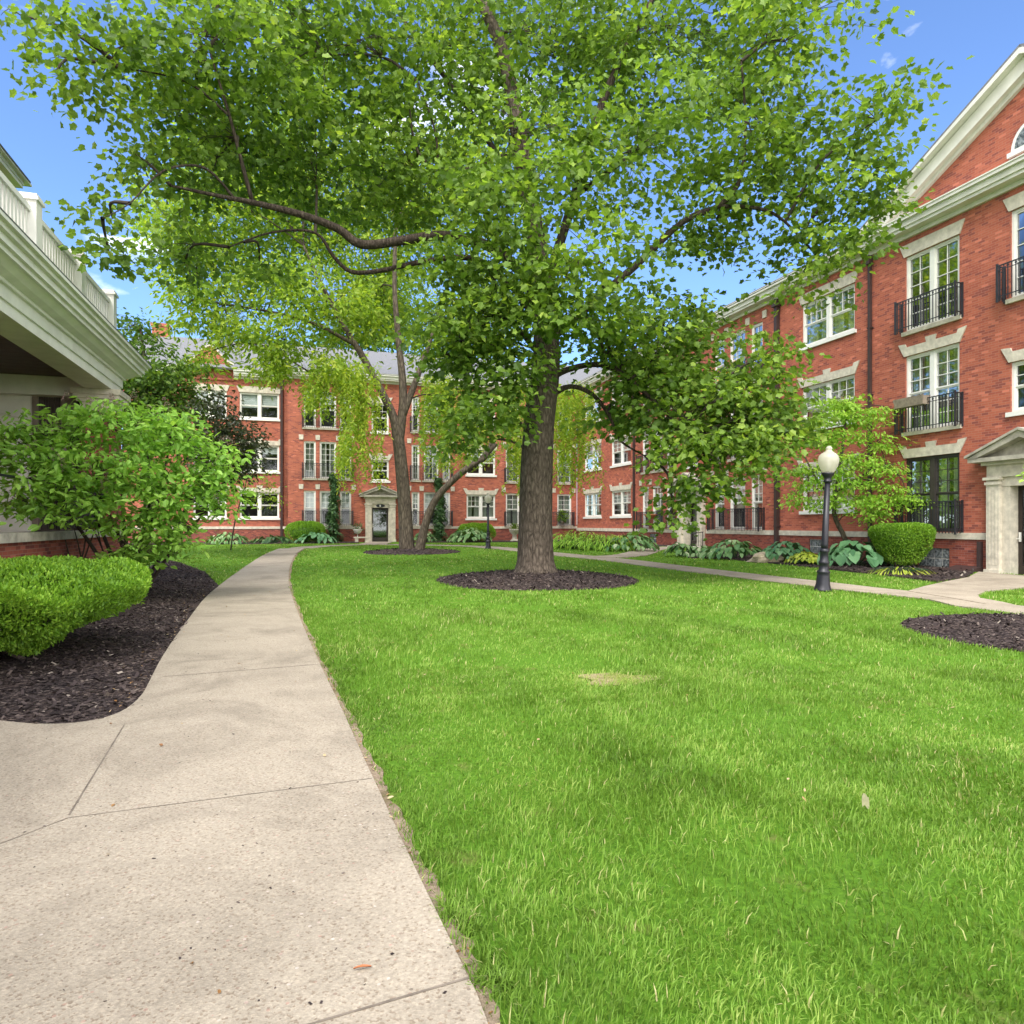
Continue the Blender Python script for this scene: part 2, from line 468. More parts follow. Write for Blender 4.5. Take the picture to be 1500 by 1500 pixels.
class MB:
    """collects faces in site coordinates; build() links them as ONE mesh object"""

    def __init__(self):
        self.v, self.f, self.m, self.uv = [], [], [], []
        self.smooth = []

    def face(self, pts, mi=0, uv=None, smooth=False):
        b = len(self.v)
        self.v += [tuple(p) for p in pts]
        self.f.append(tuple(range(b, b + len(pts))))
        self.m.append(mi)
        self.uv.append(uv)
        self.smooth.append(smooth)

    def grid(self, rings, mi=0, close=True, cap=True, smooth=True):
        b = len(self.v)
        k = len(rings[0])
        for r in rings:
            self.v += [tuple(p) for p in r]
        for i in range(len(rings) - 1):
            for j in range(k if close else k - 1):
                a = b + i * k + j
                c = b + i * k + (j + 1) % k
                self.f.append((a, c, c + k, a + k))
                self.m.append(mi)
                self.uv.append(None)
                self.smooth.append(smooth)
        if cap and close:
            for r0 in (0, len(rings) - 1):
                f = tuple(b + r0 * k + j for j in range(k))
                self.f.append(f[::-1] if r0 == 0 else f)
                self.m.append(mi)
                self.uv.append(None)
                self.smooth.append(False)

    def tube(self, pts, radii, sides=8, mi=0, sub=3, wob=0.0, cap=True):
        pts = [Vector(p) for p in pts]
        if sub > 1 and len(pts) > 2:
            P, RR = [], []
            n = len(pts)
            for i in range(n - 1):
                p0, p1, p2, p3 = pts[max(i - 1, 0)], pts[i], pts[i + 1], pts[min(i + 2, n - 1)]
                for q in range(sub):
                    t = q / sub
                    P.append(0.5 * ((2 * p1) + (p2 - p0) * t + (2 * p0 - 5 * p1 + 4 * p2 - p3) * t * t + (3 * p1 - p0 - 3 * p2 + p3) * t ** 3))
                    RR.append(radii[i] * (1 - t) + radii[i + 1] * t)
            P.append(pts[-1])
            RR.append(radii[-1])
            pts, radii = P, RR
        rings = []
        t0 = (pts[1] - pts[0]).normalized()
        a = t0.orthogonal().normalized()
        for i, p in enumerate(pts):
            t = (pts[min(i + 1, len(pts) - 1)] - pts[max(i - 1, 0)]).normalized()
            a = (a - t * a.dot(t)).normalized()
            c = t.cross(a)
            ring = []
            for j in range(sides):
                th = 2 * math.pi * j / sides
                r = radii[i] * (1 + (wob * (math.sin(3 * th + 1.3) + 0.6 * math.sin(7 * th + i * 0.35) + 0.5 * math.sin(11 * th - i * 0.6)) if wob else 0))
                ring.append(p + (a * math.cos(th) + c * math.sin(th)) * r)
            rings.append(ring)
        self.grid(rings, mi, cap=cap)

    def lathe(self, c, prof, sides=20, mi=0, sx=1.0, sy=1.0):
        c = Vector(c)
        rings = [[c + Vector((r * math.cos(2 * math.pi * j / sides) * sx, r * math.sin(2 * math.pi * j / sides) * sy, z)) for j in range(sides)] for r, z in prof]
        self.grid(rings, mi)

    def build(self, name, mats, parent=None, loc=None):
        if not isinstance(mats, (list, tuple)):
            mats = [mats]
        off = origin_of(parent) if parent is not None else (Vector(loc) if loc is not None else Vector((0, 0, 0)))
        me = bpy.data.meshes.new(name)
        me.from_pydata([(x - off.x, y - off.y, z - off.z) for x, y, z in self.v], [], self.f)
        for m_ in mats:
            me.materials.append(m_)
        me.polygons.foreach_set('material_index', self.m)
        me.polygons.foreach_set('use_smooth', self.smooth)
        if any(u is not None for u in self.uv):
            ul = me.uv_layers.new(name='UVMap')
            flat = []
            for f, u in zip(self.f, self.uv):
                if u is None:
                    for i in f:
                        x, y, z = self.v[i]
                        flat += [x * 0.96 + y * 0.3, z]
                else:
                    for q in u:
                        flat += [q[0], q[1]]
            ul.data.foreach_set('uv', flat)
        me.update()
        return link(name, me, parent, None if parent is not None else off)


class Frame:
    """a facade: s along it, o out of it, z up"""

    def __init__(self, O, u, n):
        self.O, self.u, self.n = Vector((O[0], O[1], 0)), Vector((u[0], u[1], 0)).normalized(), Vector((n[0], n[1], 0)).normalized()

    def p(self, s, o, z):
        return self.O + self.u * s + self.n * o + Vector((0, 0, z))

    def off(self, o):
        q = self.O + self.n * o
        return Frame((q.x, q.y), self.u, self.n)


def box(mb, F, s0, s1, o0, o1, z0, z1, mi=0):
    P = [F.p(s, o, z) for z in (z0, z1) for s, o in ((s0, o0), (s1, o0), (s1, o1), (s0, o1))]
    flip = F.u.cross(F.n).z < 0
    for q, uvk in (((0, 3, 2, 1), 0), ((4, 5, 6, 7), 0), ((0, 1, 5, 4), 1), ((1, 2, 6, 5), 2), ((2, 3, 7, 6), 1), ((3, 0, 4, 7), 2)):
        S = [s0, s1, s1, s0] * 2
        Oo = [o0, o0, o1, o1] * 2
        Z = [z0] * 4 + [z1] * 4
        if flip:
            q = q[::-1]
        uv = [((S[i], Oo[i]) if uvk == 0 else (S[i], Z[i]) if uvk == 1 else (Oo[i], Z[i])) for i in q]
        mb.face([P[i] for i in q], mi, uv)


def prism(mb, F, poly, o0, o1, mi=0):
    """poly in (s, z), counter-clockwise or not; extruded from o0 to o1"""
    n = len(poly)
    area = sum(poly[i][0] * poly[(i + 1) % n][1] - poly[(i + 1) % n][0] * poly[i][1] for i in range(n))
    if area < 0:
        poly = poly[::-1]
    flip = F.u.cross(Vector((0, 0, 1))).dot(F.n) < 0
    front = [F.p(s, o1, z) for s, z in poly]
    back = [F.p(s, o0, z) for s, z in poly]
    a, b = (front, back[::-1])
    if flip:
        a, b = front[::-1], back
    mb.face(a, mi, [(s, z) for s, z in (poly[::-1] if flip else poly)])
    mb.face(b, mi, [(s, z) for s, z in (poly if flip else poly[::-1])])
    for i in range(n):
        j = (i + 1) % n
        q = [back[i], back[j], front[j], front[i]]
        u = [(poly[i][0] + poly[i][1], o0), (poly[j][0] + poly[j][1], o0), (poly[j][0] + poly[j][1], o1), (poly[i][0] + poly[i][1], o1)]
        if flip:
            q, u = q[::-1], u[::-1]
        mb.face(q, mi, u)


def wall(mb, F, s0, s1, z0, z1, holes, depth=0.22, mi=0, uoff=0.0):
    S = sorted({s0, s1} | {v for h in holes for v in h[:2] if s0 < v < s1})
    Z = sorted({z0, z1} | {v for h in holes for v in h[2:4] if z0 < v < z1})
    flip = F.u.cross(Vector((0, 0, 1))).dot(F.n) < 0

    def quad(pts, uv):
        if flip:
            pts, uv = pts[::-1], uv[::-1]
        mb.face(pts, mi, [(u + uoff, v) for u, v in uv])
    for a, b in zip(S, S[1:]):
        for c, d in zip(Z, Z[1:]):
            sm, zm = (a + b) / 2, (c + d) / 2
            if any(h[0] < sm < h[1] and h[2] < zm < h[3] for h in holes):
                continue
            quad([F.p(a, 0, c), F.p(b, 0, c), F.p(b, 0, d), F.p(a, 0, d)], [(a, c), (b, c), (b, d), (a, d)])
    for a, b, c, d in [h[:4] for h in holes]:
        c, d = max(c, z0), min(d, z1)
        if d <= c:
            continue
        quad([F.p(a, -depth, c), F.p(a, -depth, d), F.p(a, 0, d), F.p(a, 0, c)][::-1], [(0, c), (0, d), (depth, d), (depth, c)])
        quad([F.p(b, -depth, c), F.p(b, 0, c), F.p(b, 0, d), F.p(b, -depth, d)][::-1], [(0, c), (depth, c), (depth, d), (0, d)])
        if d < z1:
            quad([F.p(a, -depth, d), F.p(b, -depth, d), F.p(b, 0, d), F.p(a, 0, d)][::-1], [(a, 0), (b, 0), (b, depth), (a, depth)])
        if c > z0:
            quad([F.p(a, -depth, c), F.p(a, 0, c), F.p(b, 0, c), F.p(b, -depth, c)][::-1], [(a, 0), (a, depth), (b, depth), (b, 0)])


# ------------------------------------------------------------------ windows, balconies, doors
def splay(s0, s1, z, ears=True):
    c = (s0 + s1) / 2
    k = min(0.2, (s1 - s0) * 0.16)
    if not ears:
        return [(s0 - 0.03, z), (s1 + 0.03, z), (s1 + 0.2, z + 0.4), (s0 - 0.2, z + 0.4)]
    return [(s0 - 0.03, z), (s1 + 0.03, z), (s1 + 0.26, z + 0.44), (s1 - 0.02, z + 0.41), (s1 - 0.06, z + 0.3),
            (c + k * 0.8, z + 0.3), (c + k, z + 0.47), (c - k, z + 0.47), (c - k * 0.8, z + 0.3),
            (s0 + 0.06, z + 0.3), (s0 + 0.02, z + 0.41), (s0 - 0.26, z + 0.44)]


def window(B, F, s0, s1, z0, z1, lights=2, grid=(3, 2), frame='white', lintel='ears', sill=True, blind=0.0, curtain=False, full=False, lower=(0, 0), part='window'):
    """a hung window (upper sash with glazing bars) or, with full=True, a tall casement with bars all the way down"""
    fr = MB()
    t = 0.075
    o0, o1 = -0.16, -0.05
    box(fr, F, s0, s0 + t, o0, o1, z0, z1)
    box(fr, F, s1 - t, s1, o0, o1, z0, z1)
    box(fr, F, s0 + t, s1 - t, o0, o1, z0, z0 + t)
    box(fr, F, s0 + t, s1 - t, o0, o1, z1 - t, z1)
    mull = 0.17 if lights > 1 else 0
    wl = (s1 - s0 - 2 * t - mull * (lights - 1)) / lights
    zm = z0 + (z1 - z0) * 0.5
    st = 0.045
    for k in range(lights):
        a = s0 + t + k * (wl + mull)
        b = a + wl
        if k:
            box(fr, F, a - mull, a, o0, o1 + 0.01, z0 + t, z1 - t)
        spans = [(z0 + t, z1 - t, grid)] if full else [(zm, z1 - t, grid), (z0 + t, zm, lower)]
        for (c, d, g), oo in zip(spans, (-0.075, -0.1)):
            box(fr, F, a, a + st, oo - 0.04, oo, c, d)
            box(fr, F, b - st, b, oo - 0.04, oo, c, d)
            box(fr, F, a + st, b - st, oo - 0.04, oo, c, c + st)
            box(fr, F, a + st, b - st, oo - 0.04, oo, d - st, d)
            gx, gz = g
            for i in range(1, gx):
                x = a + st + (b - a - 2 * st) * i / gx
                box(fr, F, x - 0.011, x + 0.011, oo - 0.03, oo - 0.008, c + st, d - st)
            for i in range(1, gz):
                z = c + st + (d - c - 2 * st) * i / gz
                box(fr, F, a + st, b - st, oo - 0.032, oo - 0.006, z - 0.011, z + 0.011)
    w = fr.build(part, M[frame], B)
    pn = MB()
    pn.face([F.p(s0 + t, -0.125, z0 + t), F.p(s1 - t, -0.125, z0 + t), F.p(s1 - t, -0.125, z1 - t), F.p(s0 + t, -0.125, z1 - t)])
    pn.build('pane', M['glass'], w)
    if blind:
        bl = MB()
        for k in range(lights):
            a = s0 + t + k * (wl + mull)
            hgt = (z1 - z0) * blind * (0.85 + 0.3 * random.random())
            n = max(2, int(hgt / 0.12))
            for i in range(n):
                zz = z1 - 0.05 - hgt * i / n
                bl.face([F.p(a + 0.02, -0.21, zz), F.p(a + wl - 0.02, -0.21, zz), F.p(a + wl - 0.02, -0.2, zz - hgt / n + 0.006), F.p(a + 0.02, -0.2, zz - hgt / n + 0.006)])
        bl.build('blind', M['blind'], w)
    if curtain:
        cu = MB()
        for k in range(lights):
            a = s0 + t + k * (wl + mull)
            for (c0, c1) in ((0.0, 0.42), (0.58, 1.0)):
                n = 14
                xs = [a + wl * (c0 + (c1 - c0) * i / n) for i in range(n + 1)]
                cu.grid([[F.p(x, -0.26 - 0.03 * math.sin(i * 1.9 + k), zz) for i, x in enumerate(xs)] for zz in (z1 - 0.03, z0 + 0.04)], close=False)
        cu.build('curtain', M['curtain'], w)
    if sill:
        si = MB()
        box(si, F, s0 - 0.1, s1 + 0.1, -0.05, 0.08, z0 - 0.13, z0 - 0.002)
        si.build('sill', M['stone'] if frame != 'white' or sill == 'stone' else M['white'], w)
    if lintel:
        li = MB()
        prism(li, F, splay(s0, s1, z1 + 0.004, lintel == 'ears'), -0.03, 0.045)
        li.build('lintel', M['stone'], w)
    return w


def triple(B, F, s0, widths, piers, z0, z1, frames=('white',) * 3, blocks=True, blind=0.0, full=False, grids=((2, 3), (3, 3), (2, 3)), part='window'):
    s = s0
    edges = []
    for i, w in enumerate(widths):
        window(B, F, s, s + w, z0, z1, 1, grids[i], frames[i], None, 'stone', blind if not full else 0, curtain=not blind, full=full, part=part)
        edges.append((s, s + w))
        s += w + (piers[i] if i < len(piers) else 0)
    if blocks:
        cs = [edges[0][0] - 0.17] + [(edges[i][1] + edges[i + 1][0]) / 2 for i in range(len(edges) - 1)] + [edges[-1][1] + 0.17]
        for c in cs:
            ks = MB()
            prism(ks, F, [(c - 0.13, z1 + 0.1), (c + 0.13, z1 + 0.1), (c + 0.15, z1 + 0.42), (c - 0.15, z1 + 0.42)], -0.03, 0.05)
            ks.build('keystone', M['stone'], B)
    return edges


def holes_triple(s0, widths, piers, z0, z1):
    s, out = s0, []
    for i, w in enumerate(widths):
        out.append((s, s + w, z0, z1))
        s += w + (piers[i] if i < len(piers) else 0)
    return out


def balcony(B, F, s0, s1, z0, h=0.95, depth=0.34):
    mb = MB()
    r = 0.011

    def rail(z, th):
        box(mb, F, s0, s1, depth - th, depth, z - th, z)
        box(mb, F, s0, s0 + th, 0.0, depth - th, z - th, z)
        box(mb, F, s1 - th, s1, 0.0, depth - th, z - th, z)
    rail(z0 + h, 0.032)
    rail(z0 + h - 0.14, 0.02)
    rail(z0 + 0.06, 0.026)
    n = int((s1 - s0) / 0.11)
    for i in range(1, n):
        x = s0 + (s1 - s0) * i / n
        box(mb, F, x - r, x + r, depth - 0.024, depth - 0.004, z0 - 0.07, z0 + h - 0.03)
        if i % 2:
            box(mb, F, x - 0.03, x + 0.03, depth - 0.02, depth - 0.008, z0 + h - 0.105, z0 + h - 0.055)
    for x in (s0, s1 - 0.05):
        box(mb, F, x, x + 0.05, depth - 0.05, depth + 0.002, z0 - 0.1, z0 + h + 0.05)
        box(mb, F, x, x + 0.05, 0.0, 0.05, z0 - 0.1, z0 + h + 0.02)
        for k in range(1, 3):
            y = depth * k / 3
            box(mb, F, x + 0.015, x + 0.035, y - r, y + r, z0 - 0.06, z0 + h - 0.03)
    return mb.build('balcony', M['iron'], B)


FONT = {'1': ["010", "110", "010", "010", "111"], '9': ["111", "101", "111", "001", "111"]}


def digits(mb, F, s, z, text, h, o0, o1, mirror=False):
    """block numerals; s is the reading-left end"""
    px = h / 5
    for ch in text:
        for r, row in enumerate(FONT[ch]):
            for c, b in enumerate(row):
                if b == '1':
                    a = s + c * px
                    if mirror:
                        x0, x1 = s - (c + 1) * px, s - c * px
                    else:
                        x0, x1 = a, a + px
                    box(mb, F, x0, x1, o0, o1, z + h - (r + 1) * px, z + h - r * px)
        s += (-4 * px if mirror else 4 * px)


def entrance(B, F, c, z0, ztop=2.6, text=None, mirror=False, plaque=False, ow=1.17):
    """limestone surround with pilasters, entablature and pediment round a glazed dark door"""
    su = MB()
    hw, pw = 0.55, 0.38
    for sg in (-1, 1):
        a, b = sorted((c + sg * (ow - pw), c + sg * ow))
        box(su, F, a - 0.04, b + 0.04, 0.0, 0.30, z0, z0 + 0.16)
        box(su, F, a, b, 0.0, 0.24, z0 + 0.16, ztop + 0.05)
        for k in range(3):
            x = a + pw * (0.25 + 0.25 * k)
            box(su, F, x - 0.025, x + 0.025, 0.24, 0.252, z0 + 0.3, ztop - 0.05)
        box(su, F, a - 0.03, b + 0.03, 0.0, 0.28, ztop + 0.05, ztop + 0.13)
        box(su, F, a - 0.06, b + 0.06, 0.0, 0.31, ztop + 0.19, ztop + 0.27)
        box(su, F, a, b, 0.0, 0.24, ztop + 0.13, ztop + 0.19)
        a, b = sorted((c + sg * hw, c + sg * (ow - pw)))
        box(su, F, a, b, -0.3, 0.12, z0, ztop)
    box(su, F, c - ow + pw, c + ow - pw, -0.3, 0.14, ztop, ztop + 0.27)
    box(su, F, c - ow, c + ow, 0.0, 0.22, ztop + 0.27, ztop + 0.62)
    box(su, F, c - 0.11, c + 0.11, 0.22, 0.27, ztop + 0.33, ztop + 0.5)
    box(su, F, c - ow - 0.1, c + ow + 0.1, 0.0, 0.32, ztop + 0.62, ztop + 0.72)
    step = su
    box(step, F, c - ow - 0.15, c + ow + 0.15, 0.0, 0.75, z0 - 0.16, z0 - 0.002)
    e = su.build('entrance', M['stone'], B)
    pe = MB()
    zt = ztop + 0.722
    W2, hh = ow + 0.38, (ow + 0.38) * 0.39
    prism(pe, F, [(c - W2, zt), (c + W2, zt), (c + W2, zt + 0.12), (c - W2, zt + 0.12)], 0.0, 0.5)
    prism(pe, F, [(c - W2 + 0.22, zt + 0.122), (c + W2 - 0.22, zt + 0.122), (c, zt + hh)], 0.0, 0.2)
    for sg in (-1, 1):
        prism(pe, F, [(c + sg * W2, zt + 0.122), (c + sg * (W2 - 0.3), zt + 0.122), (c, zt + hh + 0.002), (c, zt + hh + 0.2)], 0.0, 0.52)
        prism(pe, F, [(c + sg * (W2 + 0.05), zt + 0.13), (c + sg * (W2 + 0.05), zt + 0.2), (c, zt + hh + 0.27), (c, zt + hh + 0.2)], 0.0, 0.58)
    pe.build('pediment', M['stone_grey'], e)
    d = MB()
    t = 0.11
    a, b = c - hw, c + hw
    o0, o1 = -0.26, -0.2
    box(d, F, a, a + t, o0, o1, z0, ztop)
    box(d, F, b - t, b, o0, o1, z0, ztop)
    box(d, F, a + t, b - t, o0, o1, ztop - 0.12, ztop)
    box(d, F, a + t, b - t, o0, o1, z0, z0 + 0.3)
    box(d, F, a + t, b - t, o0 + 0.01, o0 + 0.02, z0 + 0.3, ztop - 0.12, 1)
    hs = b - t + 0.02 if mirror else a + t - 0.06
    box(d, F, hs, hs + 0.04, o1, o1 + 0.05, z0 + 0.98, z0 + 1.25, 2)
    box(d, F, hs - 0.03, hs + 0.1, o1 + 0.05, o1 + 0.065, z0 + 1.05, z0 + 1.08, 2)
    d.build('door', [M['door'], M['glass'], M['white']], e)
    if text:
        n = MB()
        w = 0.8 * 0.17 * len(text)
        s = c + (w / 2 if mirror else -w / 2)
        if plaque:
            prism(n, F, [(c + 0.30 * math.cos(k * math.pi / 8), ztop + 0.135 + 0.115 * math.sin(k * math.pi / 8)) for k in range(16)], 0.14, 0.165, 1)
            digits(n, F, s, ztop + 0.065, text, 0.14, 0.165, 0.172, mirror)
            n.build('number_plate', [M['white'], M['iron']], e)
        else:
            box(n, F, c - 0.3, c + 0.3, 0.14, 0.15, ztop + 0.01, ztop + 0.26, 1)
            digits(n, F, s, ztop + 0.05, text, 0.17, 0.15, 0.16, mirror)
            n.build('number_plate', [M['iron'], M['white']], e)
    return e


def downspout(B, F, s, z0, z1, w=0.11, o=0.14):
    d = MB()
    box(d, F, s - w / 2, s + w / 2, o - w, o, z0 + 0.1, z1)
    box(d, F, s - w / 2 - 0.01, s + w / 2 + 0.01, o - w, o + 0.22, z0 + 0.02, z0 + 0.1)
    for z in np.arange(z0 + 1.2, z1, 2.4):
        box(d, F, s - w / 2 - 0.03, s + w / 2 + 0.03, 0.0, o + 0.006, z, z + 0.05)
    box(d, F, s - w * 0.9, s + w * 0.9, o - w, o + 0.08, z1 - 0.001, z1 + 0.3)
    return d.build('downspout', M['pipe'], B)


def cornice(mb, F, s0, s1, z=11.1, end0=True, end1=True):
    box(mb, F, s0, s1, 0.0, 0.10, z, z + 0.14)
    box(mb, F, s0 - 0.1 * end0, s1 + 0.1 * end1, 0.0, 0.42, z + 0.14, z + 0.24)
    box(mb, F, s0 - 0.1 * end0, s1 + 0.1 * end1, 0.0, 0.48, z + 0.24, z + 0.42)
    box(mb, F, s0 - 0.16 * end0, s1 + 0.16 * end1, 0.0, 0.58, z + 0.42, z + 0.52)
    box(mb, F, s0 - 0.16 * end0, s1 + 0.16 * end1, 0.0, 0.61, z + 0.52, z + 0.56)


def glass_block(B, F, s0, s1, z0, z1, nx=4, nz=2):
    mb = MB()
    box(mb, F, s0, s1, -0.1, -0.06, z0, z1)
    dx, dz = (s1 - s0) / nx, (z1 - z0) / nz
    for i in range(nx):
        for j in range(nz):
            box(mb, F, s0 + i * dx + 0.018, s0 + (i + 1) * dx - 0.018, -0.06, -0.035, z0 + j * dz + 0.018, z0 + (j + 1) * dz - 0.018, 1)
    return mb.build('basement_window', [M['white'], M['glassblock']], B)


# ------------------------------------------------------------------ right wing
UR = Vector((-0.2940, 0.9558, 0))
NR = Vector((-0.9558, -0.2940, 0))
FR = Frame((14.46, 19.28), UR, NR)


def sR(px):
    d = 20.4 / ((px - 750) / 1000 + 0.308)
    return (d - 19.28) / 0.9558


F1, F2, F3 = (1.26, 3.72), (4.6, 7.15), (7.98, 10.5)          # tall openings
P1, P2, P3 = (2.03, 3.68), (5.33, 7.05), (8.68, 10.42)        # hung pairs
ZE = 11.1
BELT = (1.04, 1.24)

right_wing = empty('apartment_building', (13.0, 24.0, 0), 'three-storey red brick building with white-trimmed gable and iron balconies along the right side', 'building', 'brick apartment buildings round the court')
RW = right_wing
s_corner = sR(845)
holes = []
win = []
# french windows in the gable section
fa, fb = 1.98, 3.96
for (z0, z1) in (F1, F2, F3):
    holes.append((fa, fb, z0, z1))
cdoor = -0.24
ma, mb_ = 2 * cdoor - fb, 2 * cdoor - fa
for z_ in (F1, F2, F3):
    holes.append((ma, mb_, *z_))
holes += [(cdoor - 0.62, cdoor + 0.62, 4.72, 6.15), (cdoor - 0.62, cdoor + 0.62, *F3), (cdoor - 0.56, cdoor + 0.56, 0.0, 2.62)]
pa, pb = sR(1252), sR(1175)
for z in (P1, P2, P3):
    holes.append((pa, pb, *z))
pc = (sR(924), sR(895.5))
pd = (sR(880.5), sR(856))
for a, b in (pc, pd):
    for z in (P1, P2, P3):
        holes.append((a, b, *z))
TW, TP = (0.82, 1.2, 0.82), (0.42, 0.42)
tC = sR(1117)
tD = sR(987.5)
for t0 in (tC, tD):
    for z in (F1, F2, F3):
        holes += holes_triple(t0, TW, TP, *z)
cd2 = (sR(1006) + sR(1024)) / 2
zd2 = 0.36
holes += [(cd2 - 0.56, cd2 + 0.56, 0.0, 2.62), (cd2 - 0.5, cd2 + 0.5, 4.55, 6.15), (cd2 - 0.5, cd2 + 0.5, 8.0, 9.8)]
base_holes = [(2.30, 3.45, 0.08, 0.74), (sR(1208), sR(1186), 0.35, 0.9), (sR(962), sR(952), 0.42, 0.95)]

wb = MB()
S0, S1 = -6.4, s_corner
wall(wb, FR, S0, S1, BELT[1], ZE + 0.02, holes)
wall(wb, FR, S0, S1, BELT[0], BELT[1], [h for h in holes if h[2] < 0.5])
# gable triangle of the same brick
GH = 5.74
prism(wb, FR, [(cdoor - GH, ZE + 0.3), (cdoor + GH, ZE + 0.3), (cdoor, 14.45 - 0.05)], -0.25, -0.002)
# side and back walls
prism(wb, Frame(FR.p(S0, 0, 0).xy, -NR, -UR), [(0, 0), (11, 0), (11, ZE), (0, ZE)], -0.2, 0)
wb.build('wall', M['brick'], RW)
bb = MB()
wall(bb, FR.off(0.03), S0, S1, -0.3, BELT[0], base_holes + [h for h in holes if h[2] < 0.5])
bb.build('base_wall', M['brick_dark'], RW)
bc = MB()
segs = [(S0, cdoor - 1.3), (cdoor + 1.3, cd2 - 1.3), (cd2 + 1.3, S1)]
for a, b in segs:
    box(bc, FR, a, b, -0.05, 0.07, *BELT)
bc.build('belt_course', M['stone'], RW)
rm = MB()
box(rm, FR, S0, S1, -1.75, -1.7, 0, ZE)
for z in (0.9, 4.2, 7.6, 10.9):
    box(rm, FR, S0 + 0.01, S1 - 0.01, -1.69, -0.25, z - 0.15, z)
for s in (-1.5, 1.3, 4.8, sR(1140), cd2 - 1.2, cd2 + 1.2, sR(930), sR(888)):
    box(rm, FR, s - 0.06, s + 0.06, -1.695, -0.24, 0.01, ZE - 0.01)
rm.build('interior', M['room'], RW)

window(RW, FR, fa, fb, *F1, 2, (2, 3), 'darkframe', 'ears', False, curtain=True, lower=(2, 1))
w2 = window(RW, FR, fa, fb, *F2, 2, (2, 3), 'white', 'ears', 'stone', curtain=True, lower=(2, 3))
window(RW, FR, fa, fb, *F3, 2, (2, 5), 'cream', 'flat', 'stone', curtain=False, full=True)
for z in (F1, F2, F3):
    balcony(RW, FR, fa - 0.14, fb + 0.14, z[0] + 0.02)
window(RW, FR, ma, mb_, *F1, 2, (2, 3), 'darkframe', 'ears', False, curtain=True, lower=(2, 1))
window(RW, FR, ma, mb_, *F2, 2, (2, 3), 'white', 'ears', 'stone', curtain=True, lower=(2, 3))
window(RW, FR, ma, mb_, *F3, 2, (2, 5), 'cream', 'flat', 'stone', full=True)
for z in (F1, F2, F3):
    balcony(RW, FR, ma - 0.14, mb_ + 0.14, z[0] + 0.02)
window(RW, FR, cdoor - 0.62, cdoor + 0.62, 4.72, 6.15, 1, (3, 2), 'white', 'ears', True)
window(RW, FR, cdoor - 0.62, cdoor + 0.62, *F3, 1, (2, 5), 'white', 'flat', 'stone', full=True)
balcony(RW, FR, cdoor - 0.8, cdoor + 0.8, F3[0] + 0.02)
entrance(RW, FR, cdoor, 0.02, 2.6, None, True)
window(RW, FR, pa, pb, *P1, 2, (4, 2), 'white', 'ears', True, blind=0.0, curtain=True)
window(RW, FR, pa, pb, *P2, 2, (3, 2), 'white', 'ears', True, curtain=True)
window(RW, FR, pa, pb, *P3, 2, (4, 2), 'white', 'flat', True, curtain=True)
for (a, b), bl in ((pc, 0.5), (pd, 0.0)):
    window(RW, FR, a, b, *P1, 2, (2, 3), 'white', 'ears', True, blind=bl, curtain=not bl)
    window(RW, FR, a, b, *P2, 2, (2, 3), 'white', 'ears', True, blind=0.45)
    window(RW, FR, a, b, *P3, 2, (2, 3), 'white', 'flat', True, blind=0.3)
for t0, k in ((tC, 0), (tD, 1)):
    triple(RW, FR, t0, TW, TP, *F1, blind=0.45 if k == 0 else 0.0)
    triple(RW, FR, t0, TW, TP, *F2, blind=0.3 if k else 0.0)
    triple(RW, FR, t0, TW, TP, *F3, blind=0.0)
    for z in (F1, F2, F3):
        balcony(RW, FR, t0 - 0.15, t0 + sum(TW) + sum(TP) + 0.15, z[0] + 0.02)
entrance(RW, FR, cd2, zd2, 2.6, '11', True)
window(RW, FR, cd2 - 0.5, cd2 + 0.5, 4.55, 6.15, 1, (3, 2), 'white', 'ears', True)
window(RW, FR, cd2 - 0.5, cd2 + 0.5, 8.0, 9.8, 1, (3, 2), 'white', 'ears', True)
FB = FR.off(0.03)
for h in base_holes:
    glass_block(RW, FB, *h)
downspout(RW, FR, sR(1277), 0.1, ZE - 0.32, 0.1)
downspout(RW, FR, sR(1141), 0.2, ZE - 0.32, 0.17, 0.2)
downspout(RW, FR, sR(930), 0.3, ZE - 0.32, 0.11)

# gable cornice, rakes and lunette
co = MB()
cornice(co, FR, S0, S1 - 0.6, ZE, True, False)
co.build('cornice', M['trim'], RW)
rk = MB()
for sg in (-1, 1):
    e = cdoor + sg * (GH + 0.25)
    zb, zt = ZE + 0.565, 14.45 + 0.08
    n_ = (e, zb)
    prism(rk, FR, [(e, zb), (e - sg * 0.85, zb), (cdoor, zt - 0.42), (cdoor, zt)], 0.0, 0.30)
    prism(rk, FR, [(e + sg * 0.12, zb), (e + sg * 0.02, zb + 0.1), (cdoor, zt + 0.17), (cdoor, zt + 0.004)], 0.0, 0.52)
    prism(rk, FR, [(e - sg * 0.86, zb), (e - sg * 1.1, zb), (cdoor, zt - 0.56), (cdoor, zt - 0.424)], 0.0, 0.12)
rk.build('gable_trim', M['trim'], RW)
lu = MB()
arc = lambda r, n=12: [(cdoor + r * math.cos(math.pi * i / n), 12.15 + r * 1.2 * math.sin(math.pi * i / n)) for i in range(n + 1)]
prism(lu, FR, arc(0.58), 0.0, 0.05)
prism(lu, FR, [(cdoor - 0.66, 12.02), (cdoor + 0.66, 12.02), (cdoor + 0.66, 12.148), (cdoor - 0.66, 12.148)], 0.0, 0.1)
lw_ = lu.build('lunette_window', M['white'], RW)
lg = MB()
prism(lg, FR, [(cdoor + 0.47 * math.cos(math.pi * i / 12), 12.2 + 0.54 * math.sin(math.pi * i / 12)) for i in range(13)], 0.051, 0.056)
lg.build('pane', M['glassblock'], lw_)

ro = MB()
zR = ZE + 0.57


